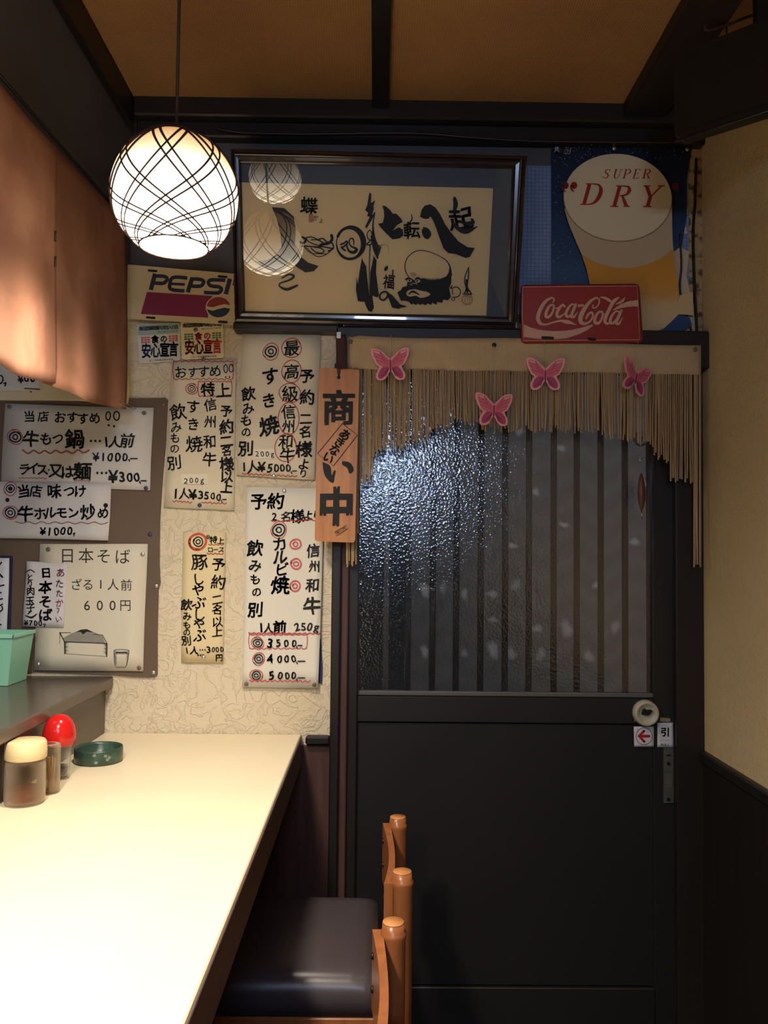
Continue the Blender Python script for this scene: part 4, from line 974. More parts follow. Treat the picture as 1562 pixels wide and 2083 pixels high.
# hygiene stickers
def sticker(name, label, c, Y, paper, top, grid, big, shoku, topcol):
    t = thing(name, label, 'sticker', at(sum(q[0] for q in c) / 4, sum(q[1] for q in c) / 4, Y), 'food safety stickers')
    sf = wallsurf(Y); MB().plate([sf(*q) for q in rim(c, 0, 0, 7)], (0, .001, 0)).obj('sticker_sheet', flat(paper, .4), t)
    p = Print(sf)
    def q(s_, t_): return quad(c, s_, t_)
    if top: p.poly([q(.06, .02), q(.94, .02), q(.985, .10), q(.985, .28), q(.015, .28), q(.015, .10)], top)
    x0, y0 = q(.09, .11); x1, y1 = q(.93, .11); p.line('食品営業賠償共済加入の店', x0, y0, x1, y1, 9.2, topcol, bold=.02, jit=0, fat=.02, sx=.9)
    x0, y0 = q(.5, .22); x1, y1 = q(.93, .215); p.line('平成25年7月〜26年7月', x0, y0, x1, y1, 3.6, topcol, bold=.01, jit=0)
    for gx in (.08, .74):
        for i in range(3):
            for j in range(3):
                a = q(gx + i * .075, .325 + j * .058); b_ = q(gx + i * .075 + .058, .325 + j * .058 + .042); p.rect(a[0], a[1], b_[0], b_[1], grid)
    a = q(.41, .40); p.ch('食', a[0], a[1], 17, shoku, .02, jit=0, fat=.03); a = q(.62, .40); p.ch('の', a[0], a[1], 15, shoku, .02, jit=0, fat=.03)
    for c_, f in zip('安心宣言', (.19, .41, .63, .84)):
        a = q(f, .68); sc = 1.55
        # tall narrow letters: draw with a stretched local frame
        old = p.surf; cy_ = a[1]
        p.surf = lambda u, v, l=0, o_=old, c0=cy_: o_(u, c0 + (v - c0) * sc, l)
        p.ch(c_, a[0], a[1], 20.5, big, .012, jit=0, fat=.03); p.surf = old
    x0, y0 = q(.22, .94); x1, y1 = q(.80, .94); p.line('(社)日本食品衛生協会', x0, y0, x1, y1, 4.6, topcol, bold=.01, jit=0)
    p.done(t)
sticker('safety_sticker', 'pale blue food safety sticker with navy characters beside the orange cloth', [(278, 660), (365, 656), (367, 734), (283, 740)], 2.0935, 'd2d0c2', '9cb0b0', srgb('c45c5c'), srgb('2c2458'), srgb('2a2450'), srgb('2a2c30'))
sticker('safety_sticker', 'cream food safety sticker with red characters and green squares', [(367, 654), (453, 650), (456, 728), (370, 732)], 2.0920, 'dccfa8', None, srgb('4c7450'), srgb('cc4440'), srgb('b83430'), srgb('3a3020'))
pin(398, 671, 2.0912, 'pin_brown', bpy.data.objects['safety_sticker.001'])

# ============================================================ WOODEN SIGN
WT = D2R(1.5)
WP = at(689, 1100, 2.010); WN = Vector((0, -math.cos(WT), math.sin(WT)))
def wsurf(u, v, lift=0.0): return atpl(u, v, WP + WN * lift, WN)
t = thing('wooden_sign', 'tall orange wooden board with bold black characters, hung on a strap left of the door', 'sign', wsurf(689, 1100))
c = rim([(649, 747), (731, 752), (722, 1104), (640, 1101)], 0, 0, 7)
def wsf(u, v, l=0): return wsurf(u, v, l)
wm = mat('varnished_board', srgb('bd7e36'), .4, bump=(30, .12, .0006), var=(srgb('9c6128'), 9, .3, .75), stretch=(7, 7, .5))
WB = Vector((0, .010, 0))
m = MB(); n = len(c); hole = (689, 767)
m.plate([wsf(*q) for q in c], WB); m.obj('board', wm, t)
p = Print(wsf)
p.ell(689, 768, 3.6, 3.4, '0e0a08', 14)
KB = srgb('15120f')
KK = dict(bold=0, jit=.12)
def fatch(ch, x, y, w_, h_, fat):
    old = p.surf; sc = h_ / w_
    p.surf = lambda u, v, l=0, o_=old: o_(u + (v - y) * -.02, y + (v - y) * sc, l)
    for (dx, dy) in ((0, 0), (fat, fat), (-fat, fat), (fat, -fat), (-fat, -fat), (fat, 0), (-fat, 0)):
        p.ch(ch, x + dx, y + dy / sc, w_, KB, **KK)
    p.surf = old
fatch('商', 689, 829, 70, 74, 2.0)
fatch('中', 684, 1030, 74, 80, 3.6)
p.frame(3.396, 640, 640)
p.poly([(55, 1018), (95, 1035), (112, 1060), (118, 1110), (132, 1078), (146, 1080), (138, 1120), (130, 1160), (100, 1150), (70, 1110), (58, 1060)], KB, True)
p.poly([(192, 1012), (235, 1018), (262, 1045), (268, 1080), (240, 1098), (225, 1060), (190, 1035)], KB, True)
p.brush([(192, 752), (295, 832), (130, 1045), (20, 960), (192, 752)], 6, srgb('3a1e12'), 1)
p.frame()
for ch, x, y in (('あ', 702, 884), ('き', 691, 900), ('な', 680, 916), ('い', 668, 931)): p.ch(ch, x, y, 23, KB, .02, rot=37, jit=.3, fat=.03)
p.brush([(681, 1082), (704, 1069), (708, 1075), (685, 1090), (681, 1082)], 1, srgb('2a1a10'), 1)
for q in range(3): p.ch('米川元'[q], 687 + q * 6.5, 1083 - q * 4, 8, srgb('2a1a10'), .01, rot=-28, jit=0)
p.done(t, 'lettering')
cA = wsurf(689, 768, .002)
MB().tube([at(690, 744, 2.010), wsurf(691, 755, .004), cA, wsurf(687, 757, .004), at(686, 744, 2.010)], .0016, 6).obj('hanging_cord', flat('5a2a28', .7), t)
t = thing('strap', 'dark purple cloth strap hanging from a clip, holding the wooden sign', 'strap', at(692, 680, 2.03))
def stf(a, b_):
    u0, u1 = (683 + 1.5 * b_, 704 + 2 * b_); v = 680 + 70 * b_
    return at(u0 + (u1 - u0) * a, v, 2.014 - .002 * math.sin(a * 3.1) + .003 * b_)
MB().slab(stf, 5, 8, .0015).obj('ribbon', flat('3a2224', .8, bump=(200, .3, .0005)), t)
a = at(689, 682, 2.013)
MB().box((a.x - .006, a.y - .003, a.z - .008), (a.x + .006, a.y + .034, a.z + .008), .001).obj('clip', M['chrome'], t)

# ============================================================ STRING CURTAIN
t = thing('string_curtain', 'tan string curtain with plain cloth header hung across the top of the door', 'curtain', at(1070, 700, 2.036))
def hf(a, b_):
    u = 706 + 720 * a
    top = 681 + 20 * a + 3 * math.sin(a * 9) + (4 if a < .02 else 0); bot = 749 + 14 * a + 1.2 * math.sin(a * 25)
    return at(u, top + (bot - top) * b_, 2.034 - .0025 * math.sin(a * 22) * (b_ + .2) + .003 * b_)
MB().slab(hf, 60, 6, .0012).obj('header_band', weave('tan_cloth', srgb('c2a984'), srgb('b79e78'), 900), t)
def sbot(u):
    K = [(700, 1148), (727, 1148), (733, 975), (757, 972), (760, 925), (770, 920), (782, 906), (822, 912), (830, 900), (864, 896), (872, 872), (905, 866), (923, 858), (970, 858), (984, 872), (1040, 872), (1100, 872), (1217, 875), (1228, 884), (1264, 886), (1290, 896), (1320, 905), (1334, 923), (1361, 946), (1363, 978), (1407, 980), (1410, 1150), (1430, 1151)]
    for (a, b_), (c_, d) in zip(K, K[1:]):
        if a <= u <= c_: return b_ + (d - b_) * (u - a) / max(c_ - a, .01)
    return 1150
m = MB(); rs = random.Random(11); u = 703.0
while u < 1428:
    top = 748 + 14 * (u - 706) / 720; bot = sbot(u) + rs.uniform(-8, 9)
    if rs.random() < .04: u += 2.2
    sw = rs.uniform(-2.5, 2.5); ph = rs.uniform(0, 6); am = rs.uniform(0, 1.3); Yb = 2.038 + rs.uniform(-.004, .004)
    pts = []
    for k in range(7):
        q = k / 6
        pts.append(at(u + sw * q ** 1.5 + am * math.sin(ph + 5 * q) * q, top + (bot - top) * q, Yb + .003 * math.sin(ph + 3 * q) * q))
    m.tube(pts, .00175, 4, sm=False)
    u += rs.choice((2.9, 3.3, 3.7, 4.2))
o = m.obj('string_fringe', weave('fringe_string', srgb('bfa27a'), srgb('aa8e68'), 1500), t); o['kind'] = 'stuff'
for u, v, m_ in ((713, 695, 'pin_brown'), (1005, 702, 'pin_black'), (1414, 711, 'pin_brown')): pin(u, v, 2.0305, m_, t, 4.6)

# ============================================================ BUTTERFLIES
half = [(0, -16), (10, -26), (22, -36), (38, -38), (38, -24), (29, -5), (23, 0), (30, 15), (28, 26), (18, 28), (10, 24), (4, 14), (0, 8)]
def butterfly(u, v, rot, yaw, label, Y=2.022, top=None, sy=1.0):
    k = Y / F_PX; c = at(u, v, Y)
    t = thing('paper_butterfly', label, 'ornament', c, 'pink butterflies hung on threads')
    t.rotation_euler = (0, D2R(rot), D2R(yaw))
    outl = catmull(half, 3); outl = outl + [(-x, y) for x, y in outl[::-1]][1:-1]
    bf = lambda q, d=0: Vector((q[0] * k, -d, -q[1] * k))
    m = MB(); m.plate([bf(q, .001) for q in outl], (0, .002, 0)); o = m.obj('wings', flat('e29c98', .5), None); o.parent = t
    p = Print(lambda x, y, l=0: bf((x, y), .001 + l))
    inn = [(0, -10), (12, -24), (23, -33), (35, -35), (34, -24), (26, -6), (16, 0), (6, 2), (0, 0)]
    for s_ in (1, -1):
        p.poly([(x * s_, y) for x, y in inn], 'cc6874'); p.poly([(x * s_, y) for x, y in [(2, 1), (16, 1), (25, 14), (24, 24), (16, 23), (8, 15)]], 'a84464', True)
        p.poly([(x * s_, y) for x, y in [(22, -31), (33, -33), (31, -28), (22, -27)]], 'd89a94', True)
        for a, b_ in (((4, -10), (34, -30)), ((5, -7), (32, -22)), ((6, -4), (29, -13)), ((20, -32), (14, -12))): p.brush([(a[0] * s_, a[1]), ((a[0] + b_[0]) / 2 * s_, (a[1] + b_[1]) / 2 - 2), (b_[0] * s_, b_[1])], 1.1, 'a84058', 3)
        for a in (10, 15, 20): p.brush([(3 * s_, 3), (a * s_, 20)], 1, '6c1c38', 2)
    p.brush([(0, -14), (0, 8)], [2, 3.4], '7a2844', 2)
    o = p.m.obj('printing', M['ink'], None, recalc=False); o.parent = t
    if top:
        mt = t.matrix_basis.inverted() if False else (Matrix.Translation(c) @ t.rotation_euler.to_matrix().to_4x4()).inverted()
        b = MB(); b.tube([mt @ c, mt @ at((u + top[0]) / 2 + 1, (v + top[1]) / 2, Y + .002), mt @ at(top[0], top[1], Y + .008)], .0006, 5)
        o = b.obj('thread', flat('b8a888', .8), None); o.parent = t
    return t
butterfly(794, 746, -2, 0, 'pink butterfly nearest the wooden sign, high on the cloth header', top=(796, 682), Y=2.018)
butterfly(1004, 838, 1, 8, 'pink butterfly hanging lowest, in front of the strings at the middle of the curtain', top=(1005, 704), Y=2.018)
butterfly(1109, 766, 1, -4, 'pink butterfly hanging level below the left part of the red plate', top=(1108, 694), Y=2.014)
butterfly(1292, 772, 16, 28, 'tilted pink butterfly hanging below the right corner of the red plate', top=(1297, 694), Y=1.998)

# hanging lure-like ornament with suction cup
t = thing('hanging_ornament', 'clear suction cup with hook and slim dangling charm at the right of the door glass', 'ornament', at(1303, 900, 2.09))
c = at(1303, 893, 2.095)
m = MB(); prof = [(.004, -.012), (.005, -.006), (.010, -.003), (.019, 0), (.019, .001), (.0, .0012)]
n = 20
for r, d in prof:
    for k in range(n): a = 2 * math.pi * k / n; m.v.append(c + Vector((r * math.cos(a), d, r * math.sin(a))))
for i in range(len(prof) - 1):
    for k in range(n): m.face((i * n + k, i * n + (k + 1) % n, (i + 1) * n + (k + 1) % n, (i + 1) * n + k), None, True)
m.face(range(n)); m.obj('suction_cup', mat('clear_rubber', (.85, .85, .82), .15, trans=.9, ior=1.3), t)
MB().tube([c + Vector((0, -.012, .004)), at(1303, 910, 2.082), at(1303, 930, 2.081), at(1300, 936, 2.08), at(1304, 938, 2.078), at(1306, 932, 2.078)], .0012, 6).obj('hook', M['chrome'], t)
MB().tube([at(1303, 936, 2.079), at(1304, 965, 2.082)], .0004, 5).obj('thread', flat('8a8070', .8), t)
m = MB(); a0, a1 = at(1304, 962, 2.083), at(1305, 1040, 2.083)
m.tube([a0 + (a1 - a0) * q for q in (0, .1, .3, .5, .7, .9, 1)], [.001, .005, .0085, .0105, .0095, .005, .001], 12); m.obj('charm_body', flat('5c3226', .4), t)
MB().tube([at(1311, 972, 2.078), at(1313, 984, 2.077), at(1313, 992, 2.077)], [.001, .0028, .001], 8).obj('fin', flat('8c8680', .4), t)
MB().tube([at(1305, 1040, 2.083), at(1306, 1055, 2.083)], .0012, 6).obj('tail', M['chrome'], t)

# ============================================================ DOOR FITTINGS
m = MB(); c = at(1311, 1449, 2.1115); Rk = 25 * 2.09 / F_PX
prof = [(Rk * 1.05, 0), (Rk * 1.05, .010), (Rk, .018), (Rk * .96, .022), (Rk * .80, .0225), (Rk * .72, .019), (Rk * .3, .017), (.0, .017)]
n = 32
for r, d in prof:
    for k in range(n): a = 2 * math.pi * k / n; m.v.append(c + Vector((r * math.cos(a), -d, r * math.sin(a))))
for i in range(len(prof) - 1):
    for k in range(n): m.face((i * n + k, i * n + (k + 1) % n, (i + 1) * n + (k + 1) % n, (i + 1) * n + k), None, True)
m.face(range(n)); t = m.obj('door_knob', flat('a8a08c', .5), dr)
kp = Print(wallsurf(c.y - .0225)).frame(5.207, 1200, 1340)
m = MB(); lev = [(550, 590), (560, 545), (585, 528), (600, 545), (640, 540), (665, 550), (650, 575), (625, 600), (590, 598)]
m.plate([at(1200 + x / 5.207, 1340 + y / 5.207, c.y - .024) for x, y in lev], (0, .006, 0)); m.obj('lever', M['black'], t)
m = MB(); q = at(1290, 1465, 2.108); m.tube([q, q + Vector((0, -.006, 0))], .003, 10); m.obj('screw', M['chrome'], t)
t, p = sheet('arrow_sticker', 'small white square sticker with a red left arrow in a circle, below the knob', 'sticker', [(1289, 1478), (1330, 1478), (1330, 1519), (1290, 1519)], 2.1110, 'c0bec2', wob=0)
p.frame(5.207, 1200, 1340); p.ring(573, 820, 86, 90, 6, srgb('5a4048'), 0, 0); AR = srgb('9c1c24')
p.brush([(530, 820), (625, 820)], 30, AR, 1); p.brush([(572, 765), (520, 818), (575, 878)], [26, 34, 26], AR, 1); p.done(t)
t, p = sheet('pull_sticker', 'small white upright sticker reading PULL, at the top of the long metal plate', 'sticker', [(1337, 1470), (1369, 1470), (1370, 1520), (1337, 1520)], 2.1095, 'bcbcc0', wob=0)
p.ch('引', 1353, 1489, 19, BK, .02, jit=0, fat=.03); p.line('PULL', 1346, 1515, 1360, 1515, 7, srgb('4a3a34'), bold=.02, jit=0); p.rect(1343, 1505, 1364, 1505.6, '8a8a8c'); p.done(t)
a, b_ = at(1350, 1634, 2.1125), at(1370, 1466, 2.1125)
MB().box((a.x, 2.1115, a.z), (b_.x, 2.116, b_.z), .001).obj('door_handle', mat('dull_steel', srgb('5c5a56'), .5, metal=.4, var=(srgb('4a4a46'), 20, .3, .7)), dr); t = bpy.data.objects['door_handle']
for v in (1553, 1626):
    q = at(1359.5, v, 2.111); MB().tube([q, q + Vector((0, -.002, 0))], .0042, 12).obj('screw', M['black'], t)
q = at(1359, 1536, 2.111); MB().box((q.x - .006, q.y - .002, q.z - .0012), (q.x + .006, q.y, q.z + .0012), .0004).obj('slot', M['black'], t)
a, b_ = at(1352, 1604, 2.111), at(1367, 1574, 2.111)
MB().box((a.x, 2.1105, a.z), (b_.x, 2.112, b_.z), .0005).obj('inset', flat('4c4a46', .5), t)
q = at(1352, 1463, 2.108); MB().box((q.x - .015, 2.104, q.z - .006), (q.x + .015, 2.116, q.z + .005), .002).obj('latch', M['chrome'], t)

# ============================================================ CABLES
CB = mat('dark_cable', srgb('2c2420'), .4)
def cable(label, pts, r, m, name='cable'):
    t = thing(name, label, 'cable', pts[len(pts) // 2]); P_ = [tuple(q) for q in catmull([tuple(q) for q in pts], 6)]
    MB().tube(P_, r, 7).obj('cable_run', m, t); return t
cable('thin black cable running along the beam above the calligraphy frame', [at(u, v, 2.052) for u, v in ((440, 262), (500, 270), (620, 273), (760, 271), (860, 272), (960, 280), (1080, 287), (1250, 289), (1375, 290))], .003, CB)
cable('dark vertical cable in the right corner beside the poster', [at(u, v, 2.078) for u, v in ((1416, 322), (1414, 400), (1410, 470), (1411, 540), (1414, 610), (1418, 680))], .0035, M['black'])
cable('thin brown cable over the torn right edge of the poster', [at(u, v, 2.078) for u, v in ((1383, 476), (1386, 540), (1383, 580), (1388, 620), (1400, 650), (1406, 672))], .0025, M['cord'])
m = MB(); pp = [(1405, 300), (1428, 296), (1428, 700), (1416, 690), (1412, 640), (1404, 600), (1396, 560), (1402, 512), (1388, 505), (1398, 470), (1394, 440), (1400, 410), (1393, 380), (1399, 350), (1398, 318)]
m.plate([at(u, v, 2.0885) for u, v in pp], (0, .004, 0)); struct('trim_19', m, mat('worn_plaster', srgb('b09468'), .9, bump=(80, .6, .003), var=(srgb('5a4430'), 45, .5, .62)))

# ============================================================ ORANGE HANGING CLOTH
def noren_mat():
    m = mat('orange_dyed_cloth', srgb('a5745a'), .9, bump=(500, .3, .0004), var=(srgb('ba886c'), 7, .45, .62)); nt = m.node_tree; N = nt.nodes; L = nt.links
    b = N['Principled BSDF']; tr = N.new('ShaderNodeBsdfTranslucent'); mx = N.new('ShaderNodeMixShader'); mx.inputs[0].default_value = .35
    for l in list(L):
        if l.to_socket == b.inputs['Base Color']: L.new(l.from_socket, tr.inputs[0])
    L.new(b.outputs[0], mx.inputs[1]); L.new(tr.outputs[0], mx.inputs[2]); L.new(mx.outputs[0], N['Material Output'].inputs[0]); return m
NM = noren_mat()
t = thing('noren_curtain', 'orange dyed split cloth hanging over the kitchen opening at upper left', 'curtain', (-.60, 1.6, 1.75))
def lerpk(K, x):
    for (a, b_), (c_, d) in zip(K, K[1:]):
        if x <= c_: return b_ + (d - b_) * (x - a) / (c_ - a)
    return K[-1][1]
KT = [(-160, -30), (0, 170), (65, 250), (150, 335), (215, 402), (262, 452)]
KB_ = [(-160, 690), (0, 739), (33, 763), (60, 770), (117, 780)]
KC = [(80, 776), (159, 804), (184, 818), (262, 833)]
def panel(u0, u1, KBt, x0, ph, amp, edge):
    def f(a, b_):
        u = u0 + (u1 - u0) * a; T_ = lerpk(KT, u); B_ = lerpk(KBt, u); 
        v = T_ + (B_ - T_) * b_
        uu = u + edge(a, b_)
        fold = amp * b_ * (math.sin(a * 9 + ph + 1.5 * b_) * .6 + math.sin(a * 17 + ph * 2) * .25) + .010 * b_
        return atx(uu, v, x0 + fold)
    return f
MB().slab(panel(-160, 117, KB_, -.592, .4, .028, lambda a, b_: -10 * max(0, a - .9) * 10 * b_ * (1 - b_)), 48, 20, .0014, (-1, 0, 0)).obj('cloth_panel', NM, t)
MB().slab(panel(86, 262, KC, -.606, 2.2, .024, lambda a, b_: -8 * a * (1 - b_) ** 2 - 5 * a * b_ ** 3), 36, 20, .0014, (-1, 0, 0)).obj('cloth_panel', NM, t)
for v in (470, 522):
    q = atx(113, v, -.572); MB().tube([q, q + Vector((0, 0, -.018))], .0022, 6).obj('stitch', M['cord'], t)
MB().tube([atx(u, v, -.586) for u, v in ((244, 818), (262, 824), (275, 828), (277, 831), (272, 832), (246, 824), (243, 820))], .0009, 5).obj('wire_clip', M['chrome'], t)
MB().tube([(-.612, 1.0, atx(-160, -25, -.612).z), atx(262, 455, -.612)], .003, 10).obj('rod', M['dark'], t)

# ============================================================ THINGS ON THE COUNTER
def onct(u, v): return atz(u, v, ZCT)
def seethrough(name, tint, body, f):
    m = mat(name, body, .18, spec=.6); nt = m.node_tree; N = nt.nodes; L = nt.links
    tr = N.new('ShaderNodeBsdfTransparent'); tr.inputs[0].default_value = (*tint, 1)
    mx = N.new('ShaderNodeMixShader'); lw = N.new('ShaderNodeLayerWeight'); lw.inputs['Blend'].default_value = f
    L.new(lw.outputs['Facing'], mx.inputs[0]); L.new(tr.outputs[0], mx.inputs[1]); L.new(N['Principled BSDF'].outputs[0], mx.inputs[2]); L.new(mx.outputs[0], N['Material Output'].inputs[0]); return m
CK = seethrough('clear_glass', (.93, .93, .9), (.8, .8, .76), .22)
CK2 = seethrough('cloudy_plastic', (.88, .83, .76), srgb('c0b09a'), .42)
# shaker with cream lid
c = onct(46, 1633); c.x = max(c.x, XBB + .040); r = .0355; h = .082
t = thing('spice_shaker', 'tall clear shaker of brown spice with cream lid, left end of the counter', 'shaker', c, 'condiments at the counter back')
MB().lathe([(r * .90, .0006), (r * .97, .004), (r, .012), (r * .985, h * .8), (r * .93, h), (r * .88, h), (r * .94, h * .8), (r * .95, .012), (r * .90, .004), (.0, .004)], c, 36).obj('jar', CK2, t)
MB().lathe([(.0, .0045), (r * .90, .0045), (r * .935, .010), (r * .935, .026), (r * .6, .029), (.0, .030)], c, 32).obj('spice', flat('9a6a50', .9, bump=(300, .5, .001)), t)
MB().lathe([(r * .96, h - .002), (r * 1.02, h), (r * 1.03, h + .012), (r * .99, h + .027), (r * .92, h + .0305), (.0, h + .032)], c, 36).obj('lid', flat('e6cf9e', .45), t)
# small clear toothpick pot
c = onct(98, 1612); c.x = max(c.x, XBB + .035); r = .0205
t = thing('toothpick_pot', 'small clear ribbed plastic pot between the shaker and the red-capped bottle', 'pot', c, 'condiments at the counter back')
prof = [(r * .93, .0006), (r, .003), (r, .028), (r * 1.03, .030), (r, .032), (r, .058), (r * 1.04, .060), (r, .063)]
for k in range(5): prof += [(r * 1.03, .066 + k * .0045), (r * .98, .0685 + k * .0045)]
prof += [(r * .93, .091), (r * .6, .092), (r * .55, .090), (r * .88, .085), (r * .90, .06), (r * .90, .004), (.0, .004)]
MB().lathe(prof, c, 32).obj('pot_body', CK2, t)
m = MB(); rp = random.Random(4)
for k in range(16):
    a = rp.uniform(0, 6.28); q = rp.uniform(0, r * .72); a2 = a + rp.uniform(-.5, .5)
    m.tube([c + Vector((q * math.cos(a), q * math.sin(a), .0045)), c + Vector((q * 1.05 * math.cos(a2), q * 1.05 * math.sin(a2), .066))], .001, 5, sm=False)
o = m.obj('toothpicks', flat('d8bc90', .8), t); o['kind'] = 'stuff'
# sauce bottle with red dome cap
c = onct(118, 1583); c.x = max(c.x, XBB + .032); r = .0245
t = thing('sauce_bottle', 'small glass sauce bottle with a shiny red dome cap beside the green ashtray', 'bottle', c, 'condiments at the counter back')
MB().lathe([(r * .78, .0006), (r * .88, .004), (r * .92, .02), (r * .98, .048), (r * .98, .064), (r * .85, .070), (r * .80, .070), (r * .92, .062), (r * .90, .048), (r * .84, .02), (r * .78, .006), (.0, .006)], c, 32).obj('glass_body', CK, t)
MB().lathe([(.0, .0065), (r * .77, .0065), (r * .83, .02), (r * .84, .024), (.0, .0245)], c, 28).obj('sauce', flat('1a0e0a', .1), t)
MB().lathe([(r * 1.02, .066), (r * 1.24, .068), (r * 1.30, .078), (r * 1.30, .090), (r * 1.18, .104), (r * .95, .116), (r * .6, .124), (r * .25, .127), (.0, .1275)], c, 40).obj('cap', mat('red_plastic', srgb('c81e1c'), .18, spec=.6), t)
# ashtray
c = onct(196, 1548); c.z += .0002; c.x = max(c.x, XBB + .075); r = 47 * (c.y) / F_PX
t = thing('ashtray', 'shallow round dark green ashtray on the counter by the wall', 'ashtray', c)
MB().lathe([(r * .97, .0006), (r, .003), (r * 1.0, .028), (r * .985, .031), (r * .94, .031), (r * .90, .026), (r * .90, .010), (r * .85, .008), (.0, .008)], c, 48).obj('dish', mat('green_melamine', srgb('33493c'), .3, var=(srgb('486050'), 30, .55, .7)), t)
pp_ = Print(lambda a, z, l=0: c + Vector(((r * 1.001 + l) * math.cos(a), (r * 1.001 + l) * math.sin(a), z)))
for a, z in ((-.98, .021), (-.90, .013), (-.82, .017), (-1.35, .009), (-1.42, .024)): pp_.ell(a, z, .075, .0035, '7c8a74', 7)
pp_.m.obj('leaf_pattern', M['ink'], t, recalc=False)
# teal container on the ledge
bx = thing('plastic_basket', 'pale green plastic container on the ledge at the left picture edge', 'container', (-.93, 1.93, ZLG))
c = atz(-22, 1398, ZLG); Yc = c.y
pA = atz(16, 1396, ZLG); hh = .118; w0 = .10; d0 = .10
x1b = pA.x; x1t = x1b + .012; y0 = pA.y
m = MB()
def rect4(x0, x1, y0_, y1_, z): return [(x0, y0_, z), (x1, y0_, z), (x1, y1_, z), (x0, y1_, z)]
z0 = ZLG + .001
R0 = rect4(x1b - w0, x1b, y0, y0 + d0, z0); R1 = rect4(x1t - w0 - .024, x1t, y0 - .010, y0 + d0 + .010, z0 + hh)
I1 = rect4(x1t - w0 - .021, x1t - .003, y0 - .007, y0 + d0 + .007, z0 + hh); I0 = rect4(x1b - w0 + .003, x1b - .003, y0 + .003, y0 + d0 - .003, z0 + .003)
b0 = len(m.v); m.v += [Vector(q) for q in R0 + R1 + I1 + I0]
for lv in range(3):
    for k in range(4): k2 = (k + 1) % 4; m.face((lv * 4 + k, lv * 4 + k2, lv * 4 + 4 + k2, lv * 4 + 4 + k))
m.face((3, 2, 1, 0)); m.face((12, 13, 14, 15)); m.obj('tub', flat('8ccbb0', .35), bx)
m = MB(); m.box((x1t - w0 - .027, y0 - .013, z0 + hh - .008), (x1t + .003, y0 - .0095, z0 + hh + .001), .001); m.box((x1t - .0005, y0 - .013, z0 + hh - .008), (x1t + .003, y0 + d0 + .013, z0 + hh + .001), .001); m.obj('lip', flat('94d2b8', .35), bx)

# ============================================================ CHAIRS
CW = mat('honey_varnished_wood', srgb('a0633a'), .3, spec=.5, bump=(30, .1, .0005), var=(srgb('86502c'), 10, .3, .75), stretch=(6, 6, 1))
CWT = mat('post_end_grain', srgb('c98a52'), .45, var=(srgb('b87842'), 40, .3, .7))
VN = mat('grey_vinyl', srgb('453d40'), .32, spec=.5, bump=(120, .1, .0004))
def rounded_cushion(x0, x1, y0, y1, z0, z1, r=.013):
    m = MB()
    def f(a, b_, top):
        return None
    nx, ny = 14, 14; V = []
    for j in range(ny + 1):
        for i in range(nx + 1):
            sx, sy = i / nx * 2 - 1, j / ny * 2 - 1
            k = 1 - (abs(sx) ** 8 + abs(sy) ** 8) * .5
            dome = .010 * (1 - sx * sx) * (1 - sy * sy)
            e = max(abs(sx), abs(sy)); drop = r * max(0, (e - .86) / .14) ** 2.2
            V.append(Vector((x0 + (x1 - x0) * (i / nx), y0 + (y1 - y0) * (j / ny), z1 - .010 + dome - drop)))
    m.v = V[:]; g = lambda i, j: j * (nx + 1) + i
    for j in range(ny):
        for i in range(nx): m.face((g(i, j), g(i + 1, j), g(i + 1, j + 1), g(i, j + 1)), None, True)
    rimi = [g(i, 0) for i in range(nx)] + [g(nx, j) for j in range(ny)] + [g(i, ny) for i in range(nx, 0, -1)] + [g(0, j) for j in range(ny, 0, -1)]
    b = len(m.v); n = len(rimi); cx_, cy_ = (x0 + x1) / 2, (y0 + y1) / 2
    for k, idx in enumerate(rimi): q = m.v[idx]; m.v.append(Vector((cx_ + (q.x - cx_) * 1.015, cy_ + (q.y - cy_) * 1.015, (z0 + q.z) / 2)))
    for k, idx in enumerate(rimi): q = m.v[idx]; m.v.append(Vector((q.x, q.y, z0)))
    for k in range(n):
        k2 = (k + 1) % n
        m.face((rimi[k], b + k, b + k2, rimi[k2]), None, True); m.face((b + k, b + n + k, b + n + k2, b + k2), None, True)
    m.face([b + n + k for k in range(n)]); return m
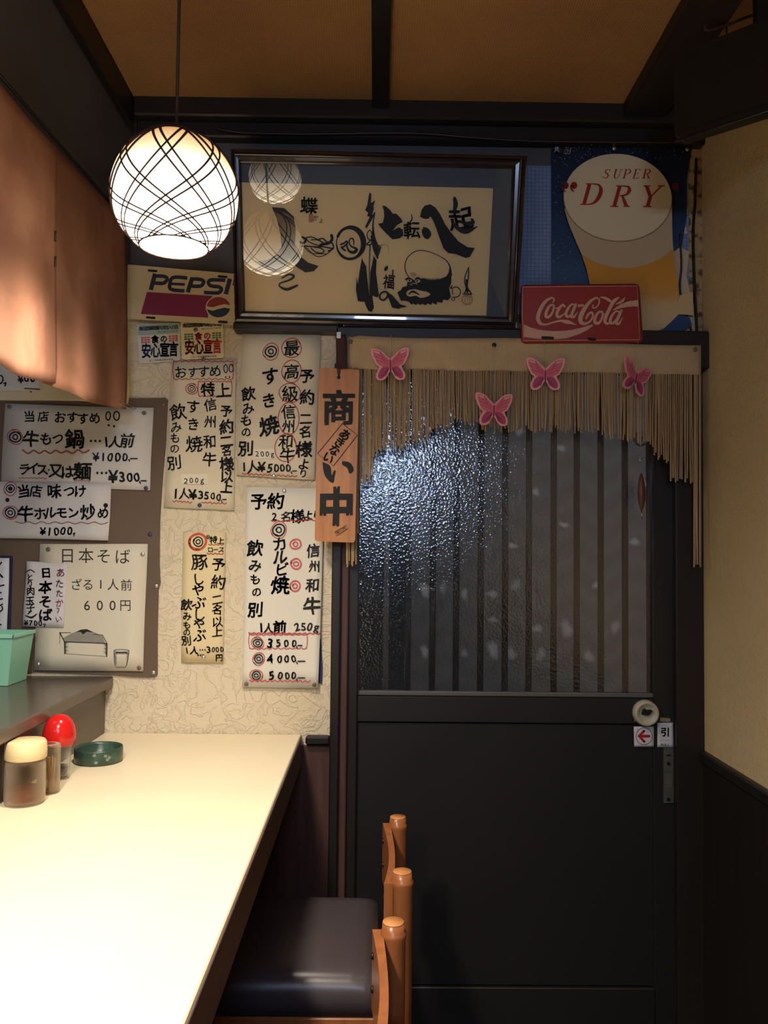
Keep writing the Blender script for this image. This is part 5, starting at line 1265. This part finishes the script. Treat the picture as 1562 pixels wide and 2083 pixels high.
def make_chair(cy, label):
    t = thing('counter_chair', label, 'chair', (-.17, cy, 0), 'wooden chairs along the counter')
    y0, y1 = cy - .15, cy + .15; px = .053; ZT_ = .655
    for y in (y0, y1):
        rr_ = .0190
        o = MB().lathe([(rr_ * .8, 0), (rr_, .01), (rr_, ZT_ - .028), (rr_ * 1.08, ZT_ - .022), (rr_ * 1.08, ZT_ - .016), (rr_ * .93, ZT_ - .013), (rr_ * .90, ZT_ - .002)], (px, y, 0), 28).obj('back_post', CW, t)
        MB().lathe([(rr_ * .90, ZT_ - .002), (rr_ * .86, ZT_), (.0, ZT_)], (px, y, 0), 28).obj('post_top', CWT, o)
    # bowed back board fixed to the sitter side of the posts
    m = MB(); n = 16; V = []
    for i in range(n + 1):
        q = i / n; y = y0 - .012 + (y1 - y0 + .024) * q; bow = .007 * math.sin(math.pi * q); xb = px - .0195 + .003 + bow
        th = .012 + .004 * abs(2 * q - 1) ** 2; zt = ZT_ - .018 - .006 * math.sin(math.pi * q)
        for (dx, z) in ((0, zt), (-th, zt), (-th, zt - .12), (0, zt - .12)): V.append(Vector((xb + dx, y, z)))
    m.v = V
    for i in range(n):
        for k in range(4): k2 = (k + 1) % 4; m.face((i * 4 + k, i * 4 + k2, i * 4 + 4 + k2, i * 4 + 4 + k), None, False)
    m.face((0, 1, 2, 3)); m.face([n * 4 + k for k in (3, 2, 1, 0)])
    bk = m.obj('backrest', CW, t)
    for y in (y0 + .006, y1 - .006):
        for z in (ZT_ - .05, ZT_ - .10):
            MB().lathe([(.0055, 0), (.0055, .002), (.004, .004), (.0, .0045)], (0, 0, 0), 12).v
            b = MB(); c_ = Vector((px - .0300, y, z)); b.tube([c_, c_ - Vector((.004, 0, 0))], [.0055, .0045], 12); b.obj('bolt', M['black'], bk)
    rounded_cushion(-.345, .012, cy - .150, cy + .203, .400, .480).obj('seat_cushion', VN, t)
    m = MB().box((-.335, cy - .150, .350), (.030, cy + .175, .399), .004); m.obj('seat_frame', CW, t)
    for y in (y0, y1): MB().lathe([(.014, 0), (.017, .01), (.018, .346)], (-.31, y, 0), 18).obj('leg', CW, t)
    for y in (y0, y1): MB().tube([(-.31, y, .16), (px, y, .16)], .009, 10).obj('stretcher', CW, t)
    return t
c1 = make_chair(1.655, 'wooden counter chair nearest the door, its dark grey seat fully in view')
copy_thing(c1, (-.190, 1.155, 0), 'nearest wooden counter chair, only its back post and curved backrest in view')

# ============================================================ TELEVISION IN THE UPPER RIGHT CORNER
Yt = 1.62
P0 = at(1372, 284, Yt); P1 = at(1357, 140, Yt)
dirn = Vector((.745, -.668, 0)); up_ = Vector((0, 0, 1)); nr = Vector((-.668, -.745, 0))
t = thing('television', 'black flat screen fixed in the upper right corner under the ceiling', 'television', P0)
tl, tr_, hgt, dep = 0, .245, .175, .035
zb = P0.z
def tp(a, z, d=0): return Vector((P0.x, P0.y, zb)) + dirn * a + up_ * z - nr * d
m = MB(); o_ = []
for (a, z) in ((.010, 0), (tr_, .0), (tr_, hgt), (.020, hgt), (0, hgt - .025), (0, .010)): o_.append((a, z))
m.plate([tp(a, z) for a, z in o_], -nr * dep); m.obj('case', M['black'], t)
m = MB(); m.plate([tp(a, z, -.0005) for a, z in ((.018, .012), (tr_ - .008, .012), (tr_ - .008, hgt - .010), (.024, hgt - .010), (.010, hgt - .030), (.010, .018))], nr * .0008)
m.obj('screen', mat('dark_screen', srgb('101512'), .25), t)
m = MB(); q0, q1 = tp(.0, -.004, -.001), tp(tr_, -.004, -.001); m.tube([q0, q1], .003, 6); m.obj('lower_edge', M['black'], t)
m = MB(); m.box((-.01, -.01, 0), (.01, .01, ZC - (zb + hgt))); 
for v in m.v: v += tp(.16, hgt, .018)
m.obj('bracket', M['black'], t)
cable('loose brown cables looped above the television in the corner', [at(u, v, 1.66) for u, v in ((1440, -10), (1446, 40), (1434, 52), (1440, 62), (1475, 52), (1520, 35), (1562, 20), (1600, 5))], .003, M['cord'])
cable('thin dark cable loop hanging from the ceiling beside the television', [at(u, v, 1.68) for u, v in ((1445, -20), (1460, 5), (1474, 25), (1477, 55), (1480, 75))], .0022, CB)

bpy.data.objects.remove(_fo)
